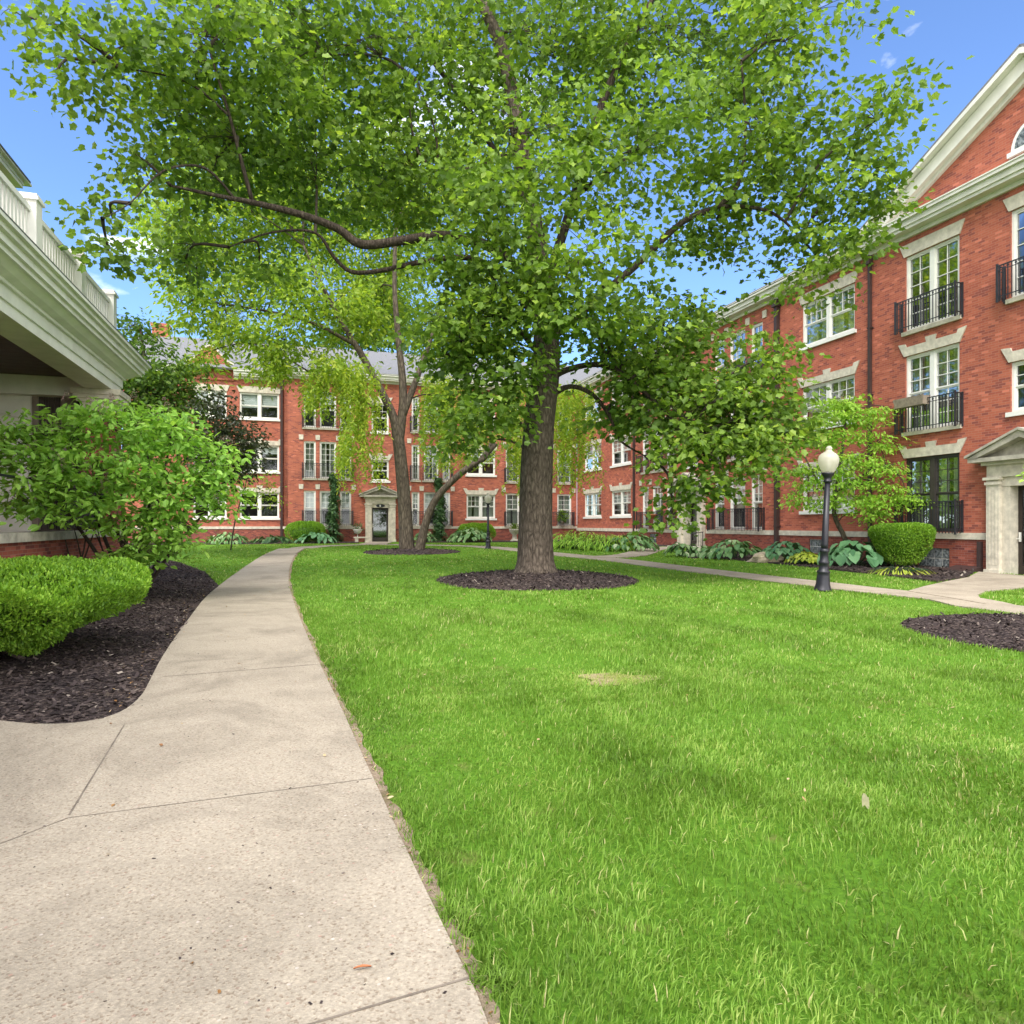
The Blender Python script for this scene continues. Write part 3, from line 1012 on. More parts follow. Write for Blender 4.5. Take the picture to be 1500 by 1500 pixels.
def slab(mb, pts, th=0.12):
    pts = [Vector(p) for p in pts]
    n = (pts[1] - pts[0]).cross(pts[2] - pts[0]).normalized()
    if n.z < 0:
        pts = pts[::-1]
        n = -n
    low = [p - n * th for p in pts]
    mb.face(pts)
    mb.face(low[::-1])
    for i in range(len(pts)):
        j = (i + 1) % len(pts)
        mb.face([low[i], low[j], pts[j], pts[i]])


RIDGE_O, RIDGE_Z = -5.5, 15.0
slab(ro, [FR.p(cdoor + GH + 0.3, 0.62, zR), FR.p(S1 + 0.3, 0.62, zR), FR.p(S1 + 5.5, RIDGE_O, RIDGE_Z), FR.p(cdoor + GH + 0.3, RIDGE_O, RIDGE_Z)])
slab(ro, [FR.p(S0 - 0.2, RIDGE_O, RIDGE_Z), FR.p(S1 + 5.5, RIDGE_O, RIDGE_Z), FR.p(S1 + 5.5, -11.5, zR), FR.p(S0 - 0.2, -11.5, zR)])
for sg in (-1, 1):
    e = cdoor + sg * (GH + 0.42)
    slab(ro, [FR.p(e, 0.5, zR + 0.12), FR.p(cdoor, 0.5, 14.80), FR.p(cdoor, -8, 14.80), FR.p(e, -8, zR + 0.12)], 0.08)
ro.build('roof', M['roof'], RW)

# ------------------------------------------------------------------ rear wing
kC = (845 - 750) / 1000
dC = 20.4 / (kC + 0.308)
CX, CY = kC * dC, dC
FB_ = Frame((CX, CY), NR, (0.2940, -0.9558))      # t runs leftwards from the corner


def tB(px, off=0.0):
    k = (px - 750) / 1000
    # plane pushed back by off
    cx, cy = CX - 0.294 * off, CY + 0.9558 * off
    return (cx - cy * k) / (0.9558 - 0.294 * k)


rear_wing = empty('apartment_building', (-6.0, 47.5, 0.3), 'three-storey red brick apartment building with grey slate roof across the far end of the lawn', 'building', 'brick apartment buildings round the court')
RR_ = rear_wing
GZ = 0.3
BB = (1.19, 1.36)
G1, G2, G3 = (1.42, 3.72), (4.55, 6.98), (7.9, 10.3)
Q1, Q2, Q3 = (1.92, 3.6), (5.0, 6.75), (8.5, 10.2)
T0 = 0.0
T1 = tB(416)
SB = 1.2
FS = FB_.off(-SB)
T2 = tB(180, SB)
tc0, tc1 = tB(837), tB(741)
cw = tc1 - tc0
TWc, TPc = (cw * 0.22, cw * 0.36, cw * 0.2), (cw * 0.11, cw * 0.11)
tb0 = tB(659.5)
tb1 = tB(603)
bw = tb1 - tb0
TWb, TPb = (bw * 0.2, bw * 0.38, bw * 0.2), (bw * 0.11, bw * 0.11)
ta0, ta1 = tB(514.5), tB(445)
aw = ta1 - ta0
TWa, TPa = (aw * 0.24, aw * 0.35, aw * 0.25), (aw * 0.08, aw * 0.08)
pr = (tB(725.5), tB(683.5))
cdr = tB(557)
ps = (tB(409, SB), tB(351, SB))
pl = (tB(332, SB), tB(283, SB))
holes = []
for t0, tw, tp in ((tc0, TWc, TPc), (tb0, TWb, TPb), (ta0, TWa, TPa)):
    for z in (G1, G2, G3):
        holes += holes_triple(t0, tw, tp, *z)
for z in (Q1, Q2, Q3):
    holes.append((*pr, *z))
holes += [(cdr - 0.56, cdr + 0.56, 0, 2.62), (cdr - 0.58, cdr + 0.58, 4.45, 5.85), (cdr - 0.58, cdr + 0.58, 7.75, 9.7)]
wb = MB()
wall(wb, FB_, T0, T1, BB[1], ZE + 0.02, holes)
wall(wb, FB_, T0, T1, BB[0], BB[1], [h for h in holes if h[2] < 0.5])
holesS = [(*ps, *z) for z in (Q1, Q2, Q3)] + [(*pl, *z) for z in (Q1, Q2, Q3)]
wall(wb, FS, T1 - 0.3, T2, BB[0], ZE + 0.02, holesS)
ret = Frame(FB_.p(T1, 0, 0).xy, (-0.2940, 0.9558), NR)
prism(wb, ret, [(0.0, BB[0]), (SB, BB[0]), (SB, ZE), (0.0, ZE)], -0.25, 0.0)
gc = (pl[0] + pl[1]) / 2
# wall dormer with a shaped parapet over the left window column
dorm = [(gc - 1.45, ZE - 0.2), (gc + 1.45, ZE - 0.2), (gc + 1.45, ZE + 0.75), (gc + 0.95, ZE + 1.05), (gc + 0.35, ZE + 1.75), (gc, ZE + 1.95), (gc - 0.35, ZE + 1.75), (gc - 0.95, ZE + 1.05), (gc - 1.45, ZE + 0.75)]
prism(wb, FS, dorm, -0.3, 0.12)
wb.build('wall', M['brick'], RR_)
dc = MB()
for (a, b) in zip(dorm[2:], dorm[3:]):
    prism(dc, FS, [a, b, (b[0] * 1.0, b[1] + 0.13), (a[0], a[1] + 0.13)], -0.4, 0.2)
dc.build('dormer_coping', M['stone'], RR_)
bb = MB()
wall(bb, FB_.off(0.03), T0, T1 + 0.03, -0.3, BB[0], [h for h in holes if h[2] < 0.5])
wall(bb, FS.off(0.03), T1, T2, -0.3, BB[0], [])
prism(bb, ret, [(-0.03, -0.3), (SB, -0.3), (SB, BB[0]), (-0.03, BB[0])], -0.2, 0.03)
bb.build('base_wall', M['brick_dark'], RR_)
bc = MB()
for a, b in ((T0, cdr - 1.3), (cdr + 1.3, T1 + 0.07)):
    box(bc, FB_, a, b, -0.05, 0.07, *BB)
box(bc, FS, T1, T2, -0.05, 0.07, *BB)
bc.build('belt_course', M['stone'], RR_)
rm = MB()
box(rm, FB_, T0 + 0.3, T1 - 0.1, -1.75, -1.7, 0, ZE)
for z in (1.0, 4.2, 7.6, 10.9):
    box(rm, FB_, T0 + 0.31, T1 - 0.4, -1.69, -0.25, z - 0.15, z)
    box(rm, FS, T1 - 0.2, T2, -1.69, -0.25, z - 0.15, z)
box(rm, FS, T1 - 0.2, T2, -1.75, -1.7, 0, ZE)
for t in (pr[0] - 0.6, pr[1] + 0.5, tb1 + 0.4, cdr + 1.1, ta1 + 0.8):
    box(rm, FB_, t - 0.06, t + 0.06, -1.695, -0.24, 0.01, ZE - 0.01)
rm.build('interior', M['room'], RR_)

for t0, tw, tp, fr_, bl in ((tc0, TWc, TPc, 'white', 0.0), (tb0, TWb, TPb, 'white', 0.4), (ta0, TWa, TPa, 'white', 0.5)):
    triple(RR_, FB_, t0, tw, tp, *G1, blind=bl)
    triple(RR_, FB_, t0, tw, tp, *G2, full=True, grids=((2, 6), (3, 6), (2, 6)))
    triple(RR_, FB_, t0, tw, tp, *G3, blind=0.3, blocks=False)
    L = sum(tw) + sum(tp)
    for z in (G1, G2, G3):
        balcony(RR_, FB_, t0 - 0.12, t0 + L + 0.12, z[0] + 0.02)
window(RR_, FB_, *pr, *Q1, 2, (3, 2), 'white', 'ears', True, blind=0.0, curtain=True)
window(RR_, FB_, *pr, *Q2, 2, (3, 2), 'white', 'ears', True, blind=0.4)
window(RR_, FB_, *pr, *Q3, 2, (3, 2), 'white', 'flat', True, blind=0.4)
entrance(RR_, FB_, cdr, GZ, 2.62, '9', True, plaque=True, ow=1.0)
window(RR_, FB_, cdr - 0.58, cdr + 0.58, 4.45, 5.85, 1, (3, 2), 'white', 'ears', True)
window(RR_, FB_, cdr - 0.58, cdr + 0.58, 7.75, 9.7, 1, (3, 2), 'white', 'ears', True)
for z, lt, bl in ((Q1, 'ears', 0.0), (Q2, 'ears', 0.3), (Q3, 'flat', 0.5)):
    window(RR_, FS, *ps, *z, 2, (1, 1), 'white', lt, True, blind=bl)
    window(RR_, FS, *pl, *z, 2, (2, 2), 'white', lt, True, blind=0.4)
downspout(RR_, FS, T1 + 0.18, 0.3, ZE - 0.32, 0.16, 0.22)
co = MB()
cornice(co, FB_, T0 + 0.62, T1, ZE - 0.05, False, True)
cornice(co, FS, T1 + 0.5, gc - 1.46, ZE - 0.05, False, False)
cornice(co, FS, gc + 1.46, T2, ZE - 0.05, False, True)
co.build('cornice', M['trim'], RR_)
ro = MB()
zr2 = ZE + 0.52
slab(ro, [FB_.p(T0 - 5.5, -5.5, 14.6), FB_.p(T0 + 0.3, 0.62, zr2), FB_.p(T1 + 0.2, 0.62, zr2), FB_.p(T1 + 0.2, -5.5, 14.6)])
slab(ro, [FS.p(T1 + 0.21, 0.62, zr2), FS.p(T2 + 0.2, 0.62, zr2), FS.p(T2 + 0.2, -4.3, 14.6), FS.p(T1 + 0.21, -4.3, 14.6)])
slab(ro, [FB_.p(T0 - 5.5, -5.5, 14.6), FB_.p(T2 + 0.2, -5.5, 14.6), FB_.p(T2 + 0.2, -11.5, zr2), FB_.p(T0 - 5.5, -11.5, zr2)])
# saddle roof of the wall dormer
for sg in (-1, 1):
    slab(ro, [FS.p(gc, -0.3, ZE + 1.9), FS.p(gc, -3.5, ZE + 1.9), FS.p(gc + sg * 1.4, -3.5, ZE + 0.75), FS.p(gc + sg * 1.4, -0.3, ZE + 0.75)], 0.08)
rfo = ro.build('roof', M['roof'], RR_)
ch = MB()
tch = tB(236, SB + 4.5)
box(ch, FS, tch - 0.5, tch + 0.5, -5.0, -4.1, 12.0, 15.2)
box(ch, FS, tch - 0.58, tch + 0.58, -5.08, -4.02, 15.2, 15.4)
ch.build('chimney', M['brick'], rfo)

# ------------------------------------------------------------------ left building with the porch
FL = Frame((-4.8, 0.0), UR, (0.9558, 0.2940))
porch = empty('apartment_building', (-11.0, 12.0, 0), 'building at the left edge with cream porch cornice and white balustrade above it', 'building', 'brick apartment buildings round the court')
PO = porch
SE = 19.0
mb = MB()
box(mb, FL, -4, SE, -0.35, 0.0, -0.2, 1.2)
box(mb, FL, SE - 0.75, SE, -0.75, -0.002, 1.37, 4.35)
box(mb, FL, SE - 0.35, SE, -2.9, -0.36, -0.2, 1.2)
box(mb, FL, 4.2, 4.95, -0.75, -0.002, 1.37, 4.35)
mb.build('base_wall', M['brick_dark'], PO)
mb = MB()
box(mb, FL, -4, SE + 0.1, -0.45, 0.1, 1.2, 1.36)
mb.build('sill', M['stone_grey'], PO)
for s in (SE - 0.375, 4.575):
    mb = MB()
    for i, (e, a, b) in enumerate(((0.05, 4.35, 4.45), (0.0, 4.45, 4.6), (0.07, 4.6, 4.68), (0.13, 4.68, 4.78), (0.17, 4.78, 4.92))):
        box(mb, FL, s - 0.385 - e, s + 0.385 + e, -0.76 - e, 0.01 + e, a, b)
    mb.build('capital', M['stone'], PO)
mb = MB()
# front entablature and end beam
box(mb, FL, -4, SE + 0.02, -0.62, -0.02, 4.922, 5.12)
box(mb, FL, -4, SE + 0.05, -0.66, 0.02, 5.12, 5.34)
box(mb, FL, -4, SE + 0.12, -0.66, 0.08, 5.34, 5.40)
box(mb, FL, -4, SE + 0.4, -0.66, 0.40, 5.52, 5.60)
box(mb, FL, -4, SE + 0.46, -0.66, 0.46, 5.60, 5.72)
box(mb, FL, -4, SE + 0.54, -0.66, 0.53, 5.72, 5.80)
box(mb, FL, -4, SE + 0.60, -0.66, 0.60, 5.80, 5.86)
prism(mb, Frame(FL.p(0, 0, 0).xy, FL.n, -FL.u), [(-0.6, 5.4), (0.1, 5.4), (0.22, 5.44), (0.34, 5.52), (-0.6, 5.52)], -SE - 0.2, 4.0)
box(mb, FL, SE - 0.6, SE + 0.0, -3.3, -0.67, 4.75, 5.12)
box(mb, FL, SE - 0.6, SE + 0.3, -3.3, -0.67, 5.12, 5.80)
mb.build('porch_cornice', M['cream'], PO)
mb = MB()
box(mb, FL, -4, SE - 0.61, -3.3, -0.67, 5.22, 5.3)
for k in range(60):
    s = -4 + k * 0.38
    if s < SE - 1:
        box(mb, FL, s, s + 0.36, -3.29, -0.68, 5.19, 5.215)
mb.build('porch_ceiling', M['ceiling_brown'], PO)
mb = MB()
slab(mb, [FL.p(-4, 0.61, 5.88), FL.p(SE + 0.6, 0.61, 5.88), FL.p(SE + 0.1, -0.1, 6.42), FL.p(-4, -0.1, 6.42)], 0.05)
slab(mb, [FL.p(-4, -0.1, 6.42), FL.p(SE + 0.1, -0.1, 6.42), FL.p(SE + 0.1, -3.4, 6.44), FL.p(-4, -3.4, 6.44)], 0.05)
slab(mb, [FL.p(SE + 0.6, 0.61, 5.88), FL.p(SE + 0.6, -3.4, 5.88), FL.p(SE + 0.1, -3.4, 6.42), FL.p(SE + 0.1, -0.1, 6.42)], 0.05)
mb.build('porch_roof', M['roof'], PO)
# balustrade: posts, rails and flat balusters
ba = MB()
op = -0.26
posts = [SE - 0.16 - 2.72 * k for k in range(8)]
for s in posts:
    box(ba, FL, s - 0.15, s + 0.15, op - 0.15, op + 0.15, 6.4, 7.5)
    box(ba, FL, s - 0.19, s + 0.19, op - 0.19, op + 0.19, 7.5, 7.56)
    box(ba, FL, s - 0.16, s + 0.16, op - 0.16, op + 0.16, 7.56, 7.62)
for a, b in zip(posts[1:], posts):
    box(ba, FL, a + 0.15, b - 0.15, op - 0.06, op + 0.06, 7.28, 7.38)
    box(ba, FL, a + 0.15, b - 0.15, op - 0.05, op + 0.05, 6.5, 6.6)
    n = 15
    for i in range(n):
        x = a + 0.15 + (b - a - 0.3) * (i + 0.5) / n
        box(ba, FL, x - 0.045, x + 0.045, op - 0.02, op + 0.02, 6.6, 7.28)
for k in range(14):
    o = op - 0.3 - k * 0.2
    box(ba, FL, SE - 0.18, SE - 0.14, o - 0.045, o + 0.045, 6.6, 7.28)
box(ba, FL, SE - 0.22, SE - 0.1, op - 3.0, op - 0.15, 7.28, 7.38)
ba.build('balustrade', M['white'], PO)
# porch end: taupe post, slat blind, cream panel
mb = MB()
box(mb, FL, SE - 0.3, SE - 0.1, -1.32, -0.98, 1.36, 4.75)
box(mb, FL, SE - 0.3, SE - 0.1, -1.95, -1.82, 1.36, 4.75)
mb.build('porch_post', M['taupe'], PO)
mb = MB()
for k in range(9):
    o = -1.34 - k * 0.055
    box(mb, FL, SE - 0.25, SE - 0.2, o - 0.045, o, 2.2, 4.75)
box(mb, FL, SE - 0.08, SE - 0.03, -3.3, -0.76, 1.2, 4.74)
mb.build('slat_blind', M['curtain_dark'], PO)
mb = MB()
box(mb, FL, SE - 0.26, SE - 0.14, -3.3, -1.96, 1.2, 4.75)
for (a, b, zc) in ((-3.3, -1.96, 4.42), (-3.3, -1.96, 4.1)):
    prism(mb, Frame(FL.p(SE - 0.26, 0, 0).xy, FL.n, -FL.u), [(a, zc), (b, zc - 0.28), (b, zc - 0.18), (a, zc + 0.1)], 0, 0.08)
mb.build('porch_side_panel', M['cream'], PO)
mb = MB()
for k in range(40):
    s = SE - 1.0 - k * 0.1
    box(mb, FL, s - 0.012, s + 0.012, -0.2, -0.176, 1.4, 2.3)
box(mb, FL, 5, SE - 0.76, -0.21, -0.166, 2.3, 2.34)
mb.build('porch_railing', M['iron'], PO)
mb = MB()
FH = FL.off(-3.45)
wall(mb, FH, -6, SE + 1.4, 0, 10.68, [])
prism(mb, Frame(FH.p(SE + 1.4, 0, 0).xy, -FL.n, FL.u), [(0, 0), (9, 0), (9, 10.68), (0, 10.68)], -0.2, 0)
mb.build('wall', M['brick'], PO)
mb = MB()
box(mb, FH, -6, SE + 1.8, -9.5, 0.60, 10.86, 10.96)
box(mb, FH, -6, SE + 1.82, -9.5, 0.62, 10.96, 11.06)
box(mb, FH, -6, SE + 2.1, -9.5, 0.72, 11.06, 11.12)
mb.build('eave', M['trim'], PO)
mb = MB()
a, b, c_, d_ = FH.p(-6, 0.75, 11.13), FH.p(SE + 1.93, 0.75, 11.13), FH.p(SE + 1.93, -9.5, 11.13), FH.p(-6, -9.5, 11.13)
r0, r1 = FH.p(-6, -4.4, 13.6), FH.p(SE - 4, -4.4, 13.6)
slab(mb, [a, b, r1, r0], 0.04)
slab(mb, [b, c_, r1], 0.04)
slab(mb, [c_, d_, r0, r1], 0.04)
mb.build('roof', M['roof'], PO)


# ------------------------------------------------------------------ ground, paths, beds
def pip(poly, x, y):
    poly = np.asarray(poly, float)
    inside = np.zeros(len(x), bool)
    j = len(poly) - 1
    for i in range(len(poly)):
        xi, yi = poly[i]
        xj, yj = poly[j]
        c = ((yi > y) != (yj > y)) & (x < (xj - xi) * (y - yi) / (yj - yi + 1e-12) + xi)
        inside ^= c
        j = i
    return inside


def smooth_poly(pts, n=4):
    """open polyline through pts, Catmull-Rom"""
    out = []
    P = [Vector((p[0], p[1])) for p in pts]
    for i in range(len(P) - 1):
        p0, p1, p2, p3 = P[max(i - 1, 0)], P[i], P[i + 1], P[min(i + 2, len(P) - 1)]
        for q in range(n):
            t = q / n
            v = 0.5 * ((2 * p1) + (p2 - p0) * t + (2 * p0 - 5 * p1 + 4 * p2 - p3) * t * t + (3 * p1 - p0 - 3 * p2 + p3) * t ** 3)
            out.append((v.x, v.y))
    out.append((P[-1].x, P[-1].y))
    return out


def sheet(name, poly, zf, lift, mats, cuts=(16, 36), extra=0, kind='structure', skirt=0.06, label=None):
    bm = bmesh.new()
    vs = [bm.verts.new((x, y, 0)) for x, y in poly]
    bm.faces.new(vs)
    bmesh.ops.triangulate(bm, faces=bm.faces[:])
    xs = [p[0] for p in poly]
    ys = [p[1] for p in poly]
    planes = [((0, c, 0), (0, 1, 0)) for c in cuts]
    if extra:
        planes += [((0, c, 0), (0, 1, 0)) for c in np.arange(min(ys), max(ys), extra)]
        planes += [((c, 0, 0), (1, 0, 0)) for c in np.arange(min(xs), max(xs), extra)]
    for co_, no in planes:
        bmesh.ops.bisect_plane(bm, geom=bm.verts[:] + bm.edges[:] + bm.faces[:], plane_co=co_, plane_no=no, dist=1e-5)
    for v in bm.verts:
        v.co.z = float(zf(v.co.x, v.co.y)) + lift
    if skirt:
        be = [e for e in bm.edges if e.is_boundary]
        r = bmesh.ops.extrude_edge_only(bm, edges=be)
        for v in [g for g in r['geom'] if isinstance(g, bmesh.types.BMVert)]:
            v.co.z -= skirt
    bmesh.ops.recalc_face_normals(bm, faces=bm.faces[:])
    if sum(f.normal.z for f in bm.faces) < 0:
        bmesh.ops.reverse_faces(bm, faces=bm.faces[:])
    me = bpy.data.meshes.new(name)
    bm.to_mesh(me)
    bm.free()
    for m_ in (mats if isinstance(mats, list) else [mats]):
        me.materials.append(m_)
    o = link(name, me)
    tag(o, label, None, None, kind)
    return o


zflat = lambda x, y: float(zg(y))
# ground to the horizon
gb = MB()
ys = [-60, 16, 36, 1500]
for y0, y1 in zip(ys, ys[1:]):
    gb.face([(-1500, y0, float(zg(y0))), (1500, y0, float(zg(y0))), (1500, y1, float(zg(y1))), (-1500, y1, float(zg(y1)))])
tag(gb.build('ground', M['turf']), kind='structure')

right_edge = [gp(*p) for p in ((446, 803.5), (434, 812), (425, 830), (423, 855), (430, 882), (445, 922), (468, 975), (499, 1040), (529, 1108), (562, 1180), (602, 1268), (645, 1358), (684, 1440), (710, 1500))]
right_edge = smooth_poly(right_edge + [(0.17, 1.2), (0.52, 0.2), (1.1, -1.5), (2.2, -5)], 4)
left_edge = [gp(*p) for p in ((0, 1061), (40, 1065), (80, 1066), (120, 1063), (155, 1056), (185, 1043), (208, 1022), (222, 996), (240, 962), (270, 918), (308, 870), (348, 839), (384, 815), (408, 804.5))]
left_edge = smooth_poly(left_edge, 3)
path_poly = right_edge[::-1] + left_edge[::-1] if False else ([(-12, -5), (-12, 5.3)] + [(-6.5, 5.18)] + left_edge + right_edge)
PATHS = [path_poly]
sheet('path', path_poly, zflat, 0.03, M['concrete'])


def band(pts, w0, w1=None):
    w1 = w1 or w0
    P = smooth_poly(pts, 3)
    L, Rr = [], []
    for i, p in enumerate(P):
        a, b = P[max(i - 1, 0)], P[min(i + 1, len(P) - 1)]
        d = Vector((b[0] - a[0], b[1] - a[1])).normalized()
        w = (w0 + (w1 - w0) * i / (len(P) - 1)) / 2
        L.append((p[0] - d.y * w, p[1] + d.x * w))
        Rr.append((p[0] + d.y * w, p[1] - d.x * w))
    return L + Rr[::-1]


walk = [(11.5, 8.6)] + [gp(*p) for p in ((1500, 895.5), (1400, 878.5), (1300, 868), (1200, 856.5), (1100, 845), (1000, 833), (900, 820.5), (812, 811.8), (760, 806), (720, 802.3), (660, 799.6), (560, 798.2), (490, 799.6), (441, 803.2))]
walk_poly = band(walk, 1.15, 1.3)
PATHS.append(walk_poly)
sheet('path', walk_poly, zflat, 0.024, M['concrete'])
# spurs to the three entrances
d1 = FR.p(cdoor, 0.7, 0)
spur1 = [gp(1330, 867.5), gp(1352, 861), gp(1385, 853.5), gp(1418, 847.2), (FR.p(cdoor + 1.35, 0.3, 0).x, FR.p(cdoor + 1.35, 0.3, 0).y), (FR.p(cdoor - 1.3, 0.3, 0).x, FR.p(cdoor - 1.3, 0.3, 0).y), gp(1500, 862.5), gp(1448, 867.5), gp(1432, 873), gp(1438, 881), gp(1445, 887), gp(1400, 879)]
PATHS.append(spur1)
sheet('path', spur1, zflat, 0.034, M['concrete'])
q = FR.p(cd2, 0.5, 0)
spur2 = band([gp(870, 817), gp(925, 813.8), (q.x - 1.8, q.y - 1.2), (q.x, q.y)], 1.3)
PATHS.append(spur2)
sheet('path', spur2, zflat, 0.030, M['concrete'])
q = FB_.p(cdr, 0.4, 0)
spur3 = band([gp(545, 798), (q.x, q.y)], 1.6)
PATHS.append(spur3)
sheet('path', spur3, zflat, 0.030, M['concrete'])

# slab joints
jm = MB()


def joint(a, b, w=0.014, z=0.0325):
    pa_, pb_ = Vector(gp(*a)), Vector(gp(*b))
    n = 10
    d = (pb_ - pa_).normalized()
    nn = Vector((-d.y, d.x)) * w / 2
    for i in range(n):
        p, q_ = pa_.lerp(pb_, i / n), pa_.lerp(pb_, (i + 1) / n)
        j1 = nn * (0.7 + 0.6 * random.random())
        jm.face([(p.x - nn.x, p.y - nn.y, zflat(0, p.y) + z), (q_.x - j1.x, q_.y - j1.y, zflat(0, q_.y) + z), (q_.x + j1.x, q_.y + j1.y, zflat(0, q_.y) + z), (p.x + nn.x, p.y + nn.y, zflat(0, p.y) + z)])


joint((0, 1246), (100, 1207), 0.005)
joint((100, 1207), (545, 1148), 0.005)
joint((182, 1068), (101, 1203), 0.008)
joint((238, 996), (470, 977), 0.010)
joint((300, 906), (431, 903), 0.012)
joint((330, 862), (423, 862), 0.012)
joint((400, 1532), (688, 1446), 0.009)
joint((362, 832), (424, 833), 0.012)
joint((385, 815.5), (432, 815.5), 0.014)
tag(jm.build('path_joint', M['joint']), kind='structure')

# soil strip between path and lawn, bare patch
es = []
fine_edge = [(p[0] + (q_[0] - p[0]) * k / 5, p[1] + (q_[1] - p[1]) * k / 5) for p, q_ in zip(right_edge[:-5], right_edge[1:-4]) for k in range(5)]
for i, p in enumerate(fine_edge):
    a, b = fine_edge[max(i - 1, 0)], fine_edge[min(i + 1, len(fine_edge) - 1)]
    d = Vector((b[0] - a[0], b[1] - a[1])).normalized()
    w = 0.06 + 0.014 * math.sin(i * 0.31) + 0.01 * math.sin(i * 0.83 + 1)
    es.append((p[0] - d.y * w, p[1] + d.x * w))
soil_poly = fine_edge + es[::-1]
sm_ = MB()
for a, b, c, d in zip(fine_edge, fine_edge[1:], es[1:], es):
    sm_.face([(*q_, float(zg(q_[1])) + 0.012) for q_ in (d, c, b, a)])
tag(sm_.build('soil_edge', M['soil']), kind='structure')


def ell(c, rx, ry, n=28, wob=0.05, rot=0.0):
    out = []
    for k in range(n):
        t = 2 * math.pi * k / n
        r = 1 + wob * math.sin(3 * t + c[0]) + wob * 0.7 * math.sin(5 * t + c[1])
        x, y = rx * math.cos(t) * r, ry * math.sin(t) * r
        out.append((c[0] + x * math.cos(rot) - y * math.sin(rot), c[1] + x * math.sin(rot) + y * math.cos(rot)))
    return out


bare = ell(gp(905, 996), 0.36, 0.26, 22, 0.2)

sheet('bare_patch', bare, zflat, 0.012, M['straw'], skirt=0)
# mulch beds
MULCH = []
MTC = (0.62, 18.1)
ring1 = ell((0.66, 18.0), 2.66, 2.65, 36, 0.012)
MULCH.append(ring1)


def mound(c, r, h):
    def f(x, y):
        q = math.hypot(x - c[0], y - c[1]) / r
        return float(zg(y)) + h * max(0.0, 1 - q * q) ** 1.2
    return f


Z1 = mound((0.66, 18.0), 2.7, 0.2)
sheet('mulch_bed', ring1, Z1, 0.014, M['mulch'], extra=0.5, skirt=0.05)
LTC = (-4.55, 31.4)
ring2 = ell((-4.6, 31.2), 2.2, 2.3, 30, 0.02)
MULCH.append(ring2)
Z2 = mound((-4.6, 31.2), 2.3, 0.14)
sheet('mulch_bed', ring2, Z2, 0.014, M['mulch'], extra=0.5, skirt=0.05)
ring3 = ell((7.75, 9.25), 2.3, 1.85, 30, 0.02, 0.1)
MULCH.append(ring3)
Z3 = mound((7.75, 9.25), 2.3, 0.12)
sheet('mulch_bed', ring3, Z3, 0.014, M['mulch'], extra=0.4, skirt=0.05)
# bed along the right wing
bed_r = [gp(*p) for p in ((820, 800), (880, 806), (930, 811.5), (985, 808.5))]
f2 = lambda s, o: (FR.p(s, o, 0).x, FR.p(s, o, 0).y)
bedA = [f2(cd2 + 1.5, 0.02), f2(cd2 + 1.5, 1.2), f2(cd2 + 2.6, 2.6), f2(s_corner - 4, 2.5), f2(s_corner - 1.5, 1.8), f2(s_corner - 1.0, 0.02)]
bedB = smooth_poly([f2(cd2 - 1.35, 0.6), gp(1000, 816.2), gp(1060, 819.5), gp(1112, 824), (gp(1200, 833)), gp(1280, 842), gp(1340, 849), gp(1372, 853.5)], 3) + [gp(1416, 847), f2(cdoor + 1.45, 0.3), f2(cdoor + 1.45, 0.02), f2(cd2 - 1.35, 0.02)]
MULCH += [bedA, bedB]
ZB = lambda x, y: float(zg(y)) + 0.05
sheet('mulch_bed', bedA, ZB, 0.0, M['mulch'], skirt=0.08)
sheet('mulch_bed', bedB, ZB, 0.0, M['mulch'], skirt=0.08)
g2 = lambda t, o: (FB_.p(t, o, 0).x, FB_.p(t, o, 0).y)
bedC = [g2(0.3, 0.02), g2(0.3, 2.2), g2(4, 3.2), g2(8, 3.2), g2(cdr - 1.6, 2.6), g2(cdr - 1.5, 0.02)]
bedD = [g2(cdr + 1.5, 0.02), g2(cdr + 1.6, 2.6), g2(T1, 3.4), g2(T1 + 5, 3.2), g2(T2, 2.8), g2(T2, -1.1), g2(T1 + 0.05, -1.1), g2(T1 + 0.05, 0.02)]
MULCH += [bedC, bedD]
sheet('mulch_bed', bedC, ZB, 0.0, M['mulch'], skirt=0.08)
sheet('mulch_bed', bedD, ZB, 0.0, M['mulch'], skirt=0.08)
# left bed, rising towards the porch
lex = np.array([p[0] for p in left_edge])
ley = np.array([p[1] for p in left_edge])
sel = ley > 5.55
ox = np.argsort(ley[sel])
LEX, LEY = lex[sel][ox], ley[sel][ox]


def ZL(x, y):
    d = np.interp(y, LEY, LEX) - x
    m_ = min(max(d / 2.6, 0), 1)
    m_ = m_ * m_ * (3 - 2 * m_)
    e = min(max((y - 7.5) / 6.0, 0), 1)
    return float(zg(y)) + 0.012 + 0.09 * m_ * e * min(1.0, max(0.0, (19 - y) / 5))


l2 = lambda s, o: (FL.p(s, o, 0).x, FL.p(s, o, 0).y)
cut = [p for p in left_edge if p[1] <= gp(333, 850)[1]]
bedL = [(-9, 5.22), (-6.5, 5.19)] + cut + [gp(300, 838), gp(262, 824)] + [(-13.2, 26), l2(SE + 0.5, 0.0), l2(4.5, 0.0)]
MULCH.append(bedL)
sheet('mulch_bed', bedL, ZL, 0.0, M['mulch'], extra=0.6, skirt=0.06)


# ------------------------------------------------------------------ scattered meshes (leaves, blades, chips)
def nrm(a):
    return a / (np.linalg.norm(a, axis=1, keepdims=True) + 1e-9)


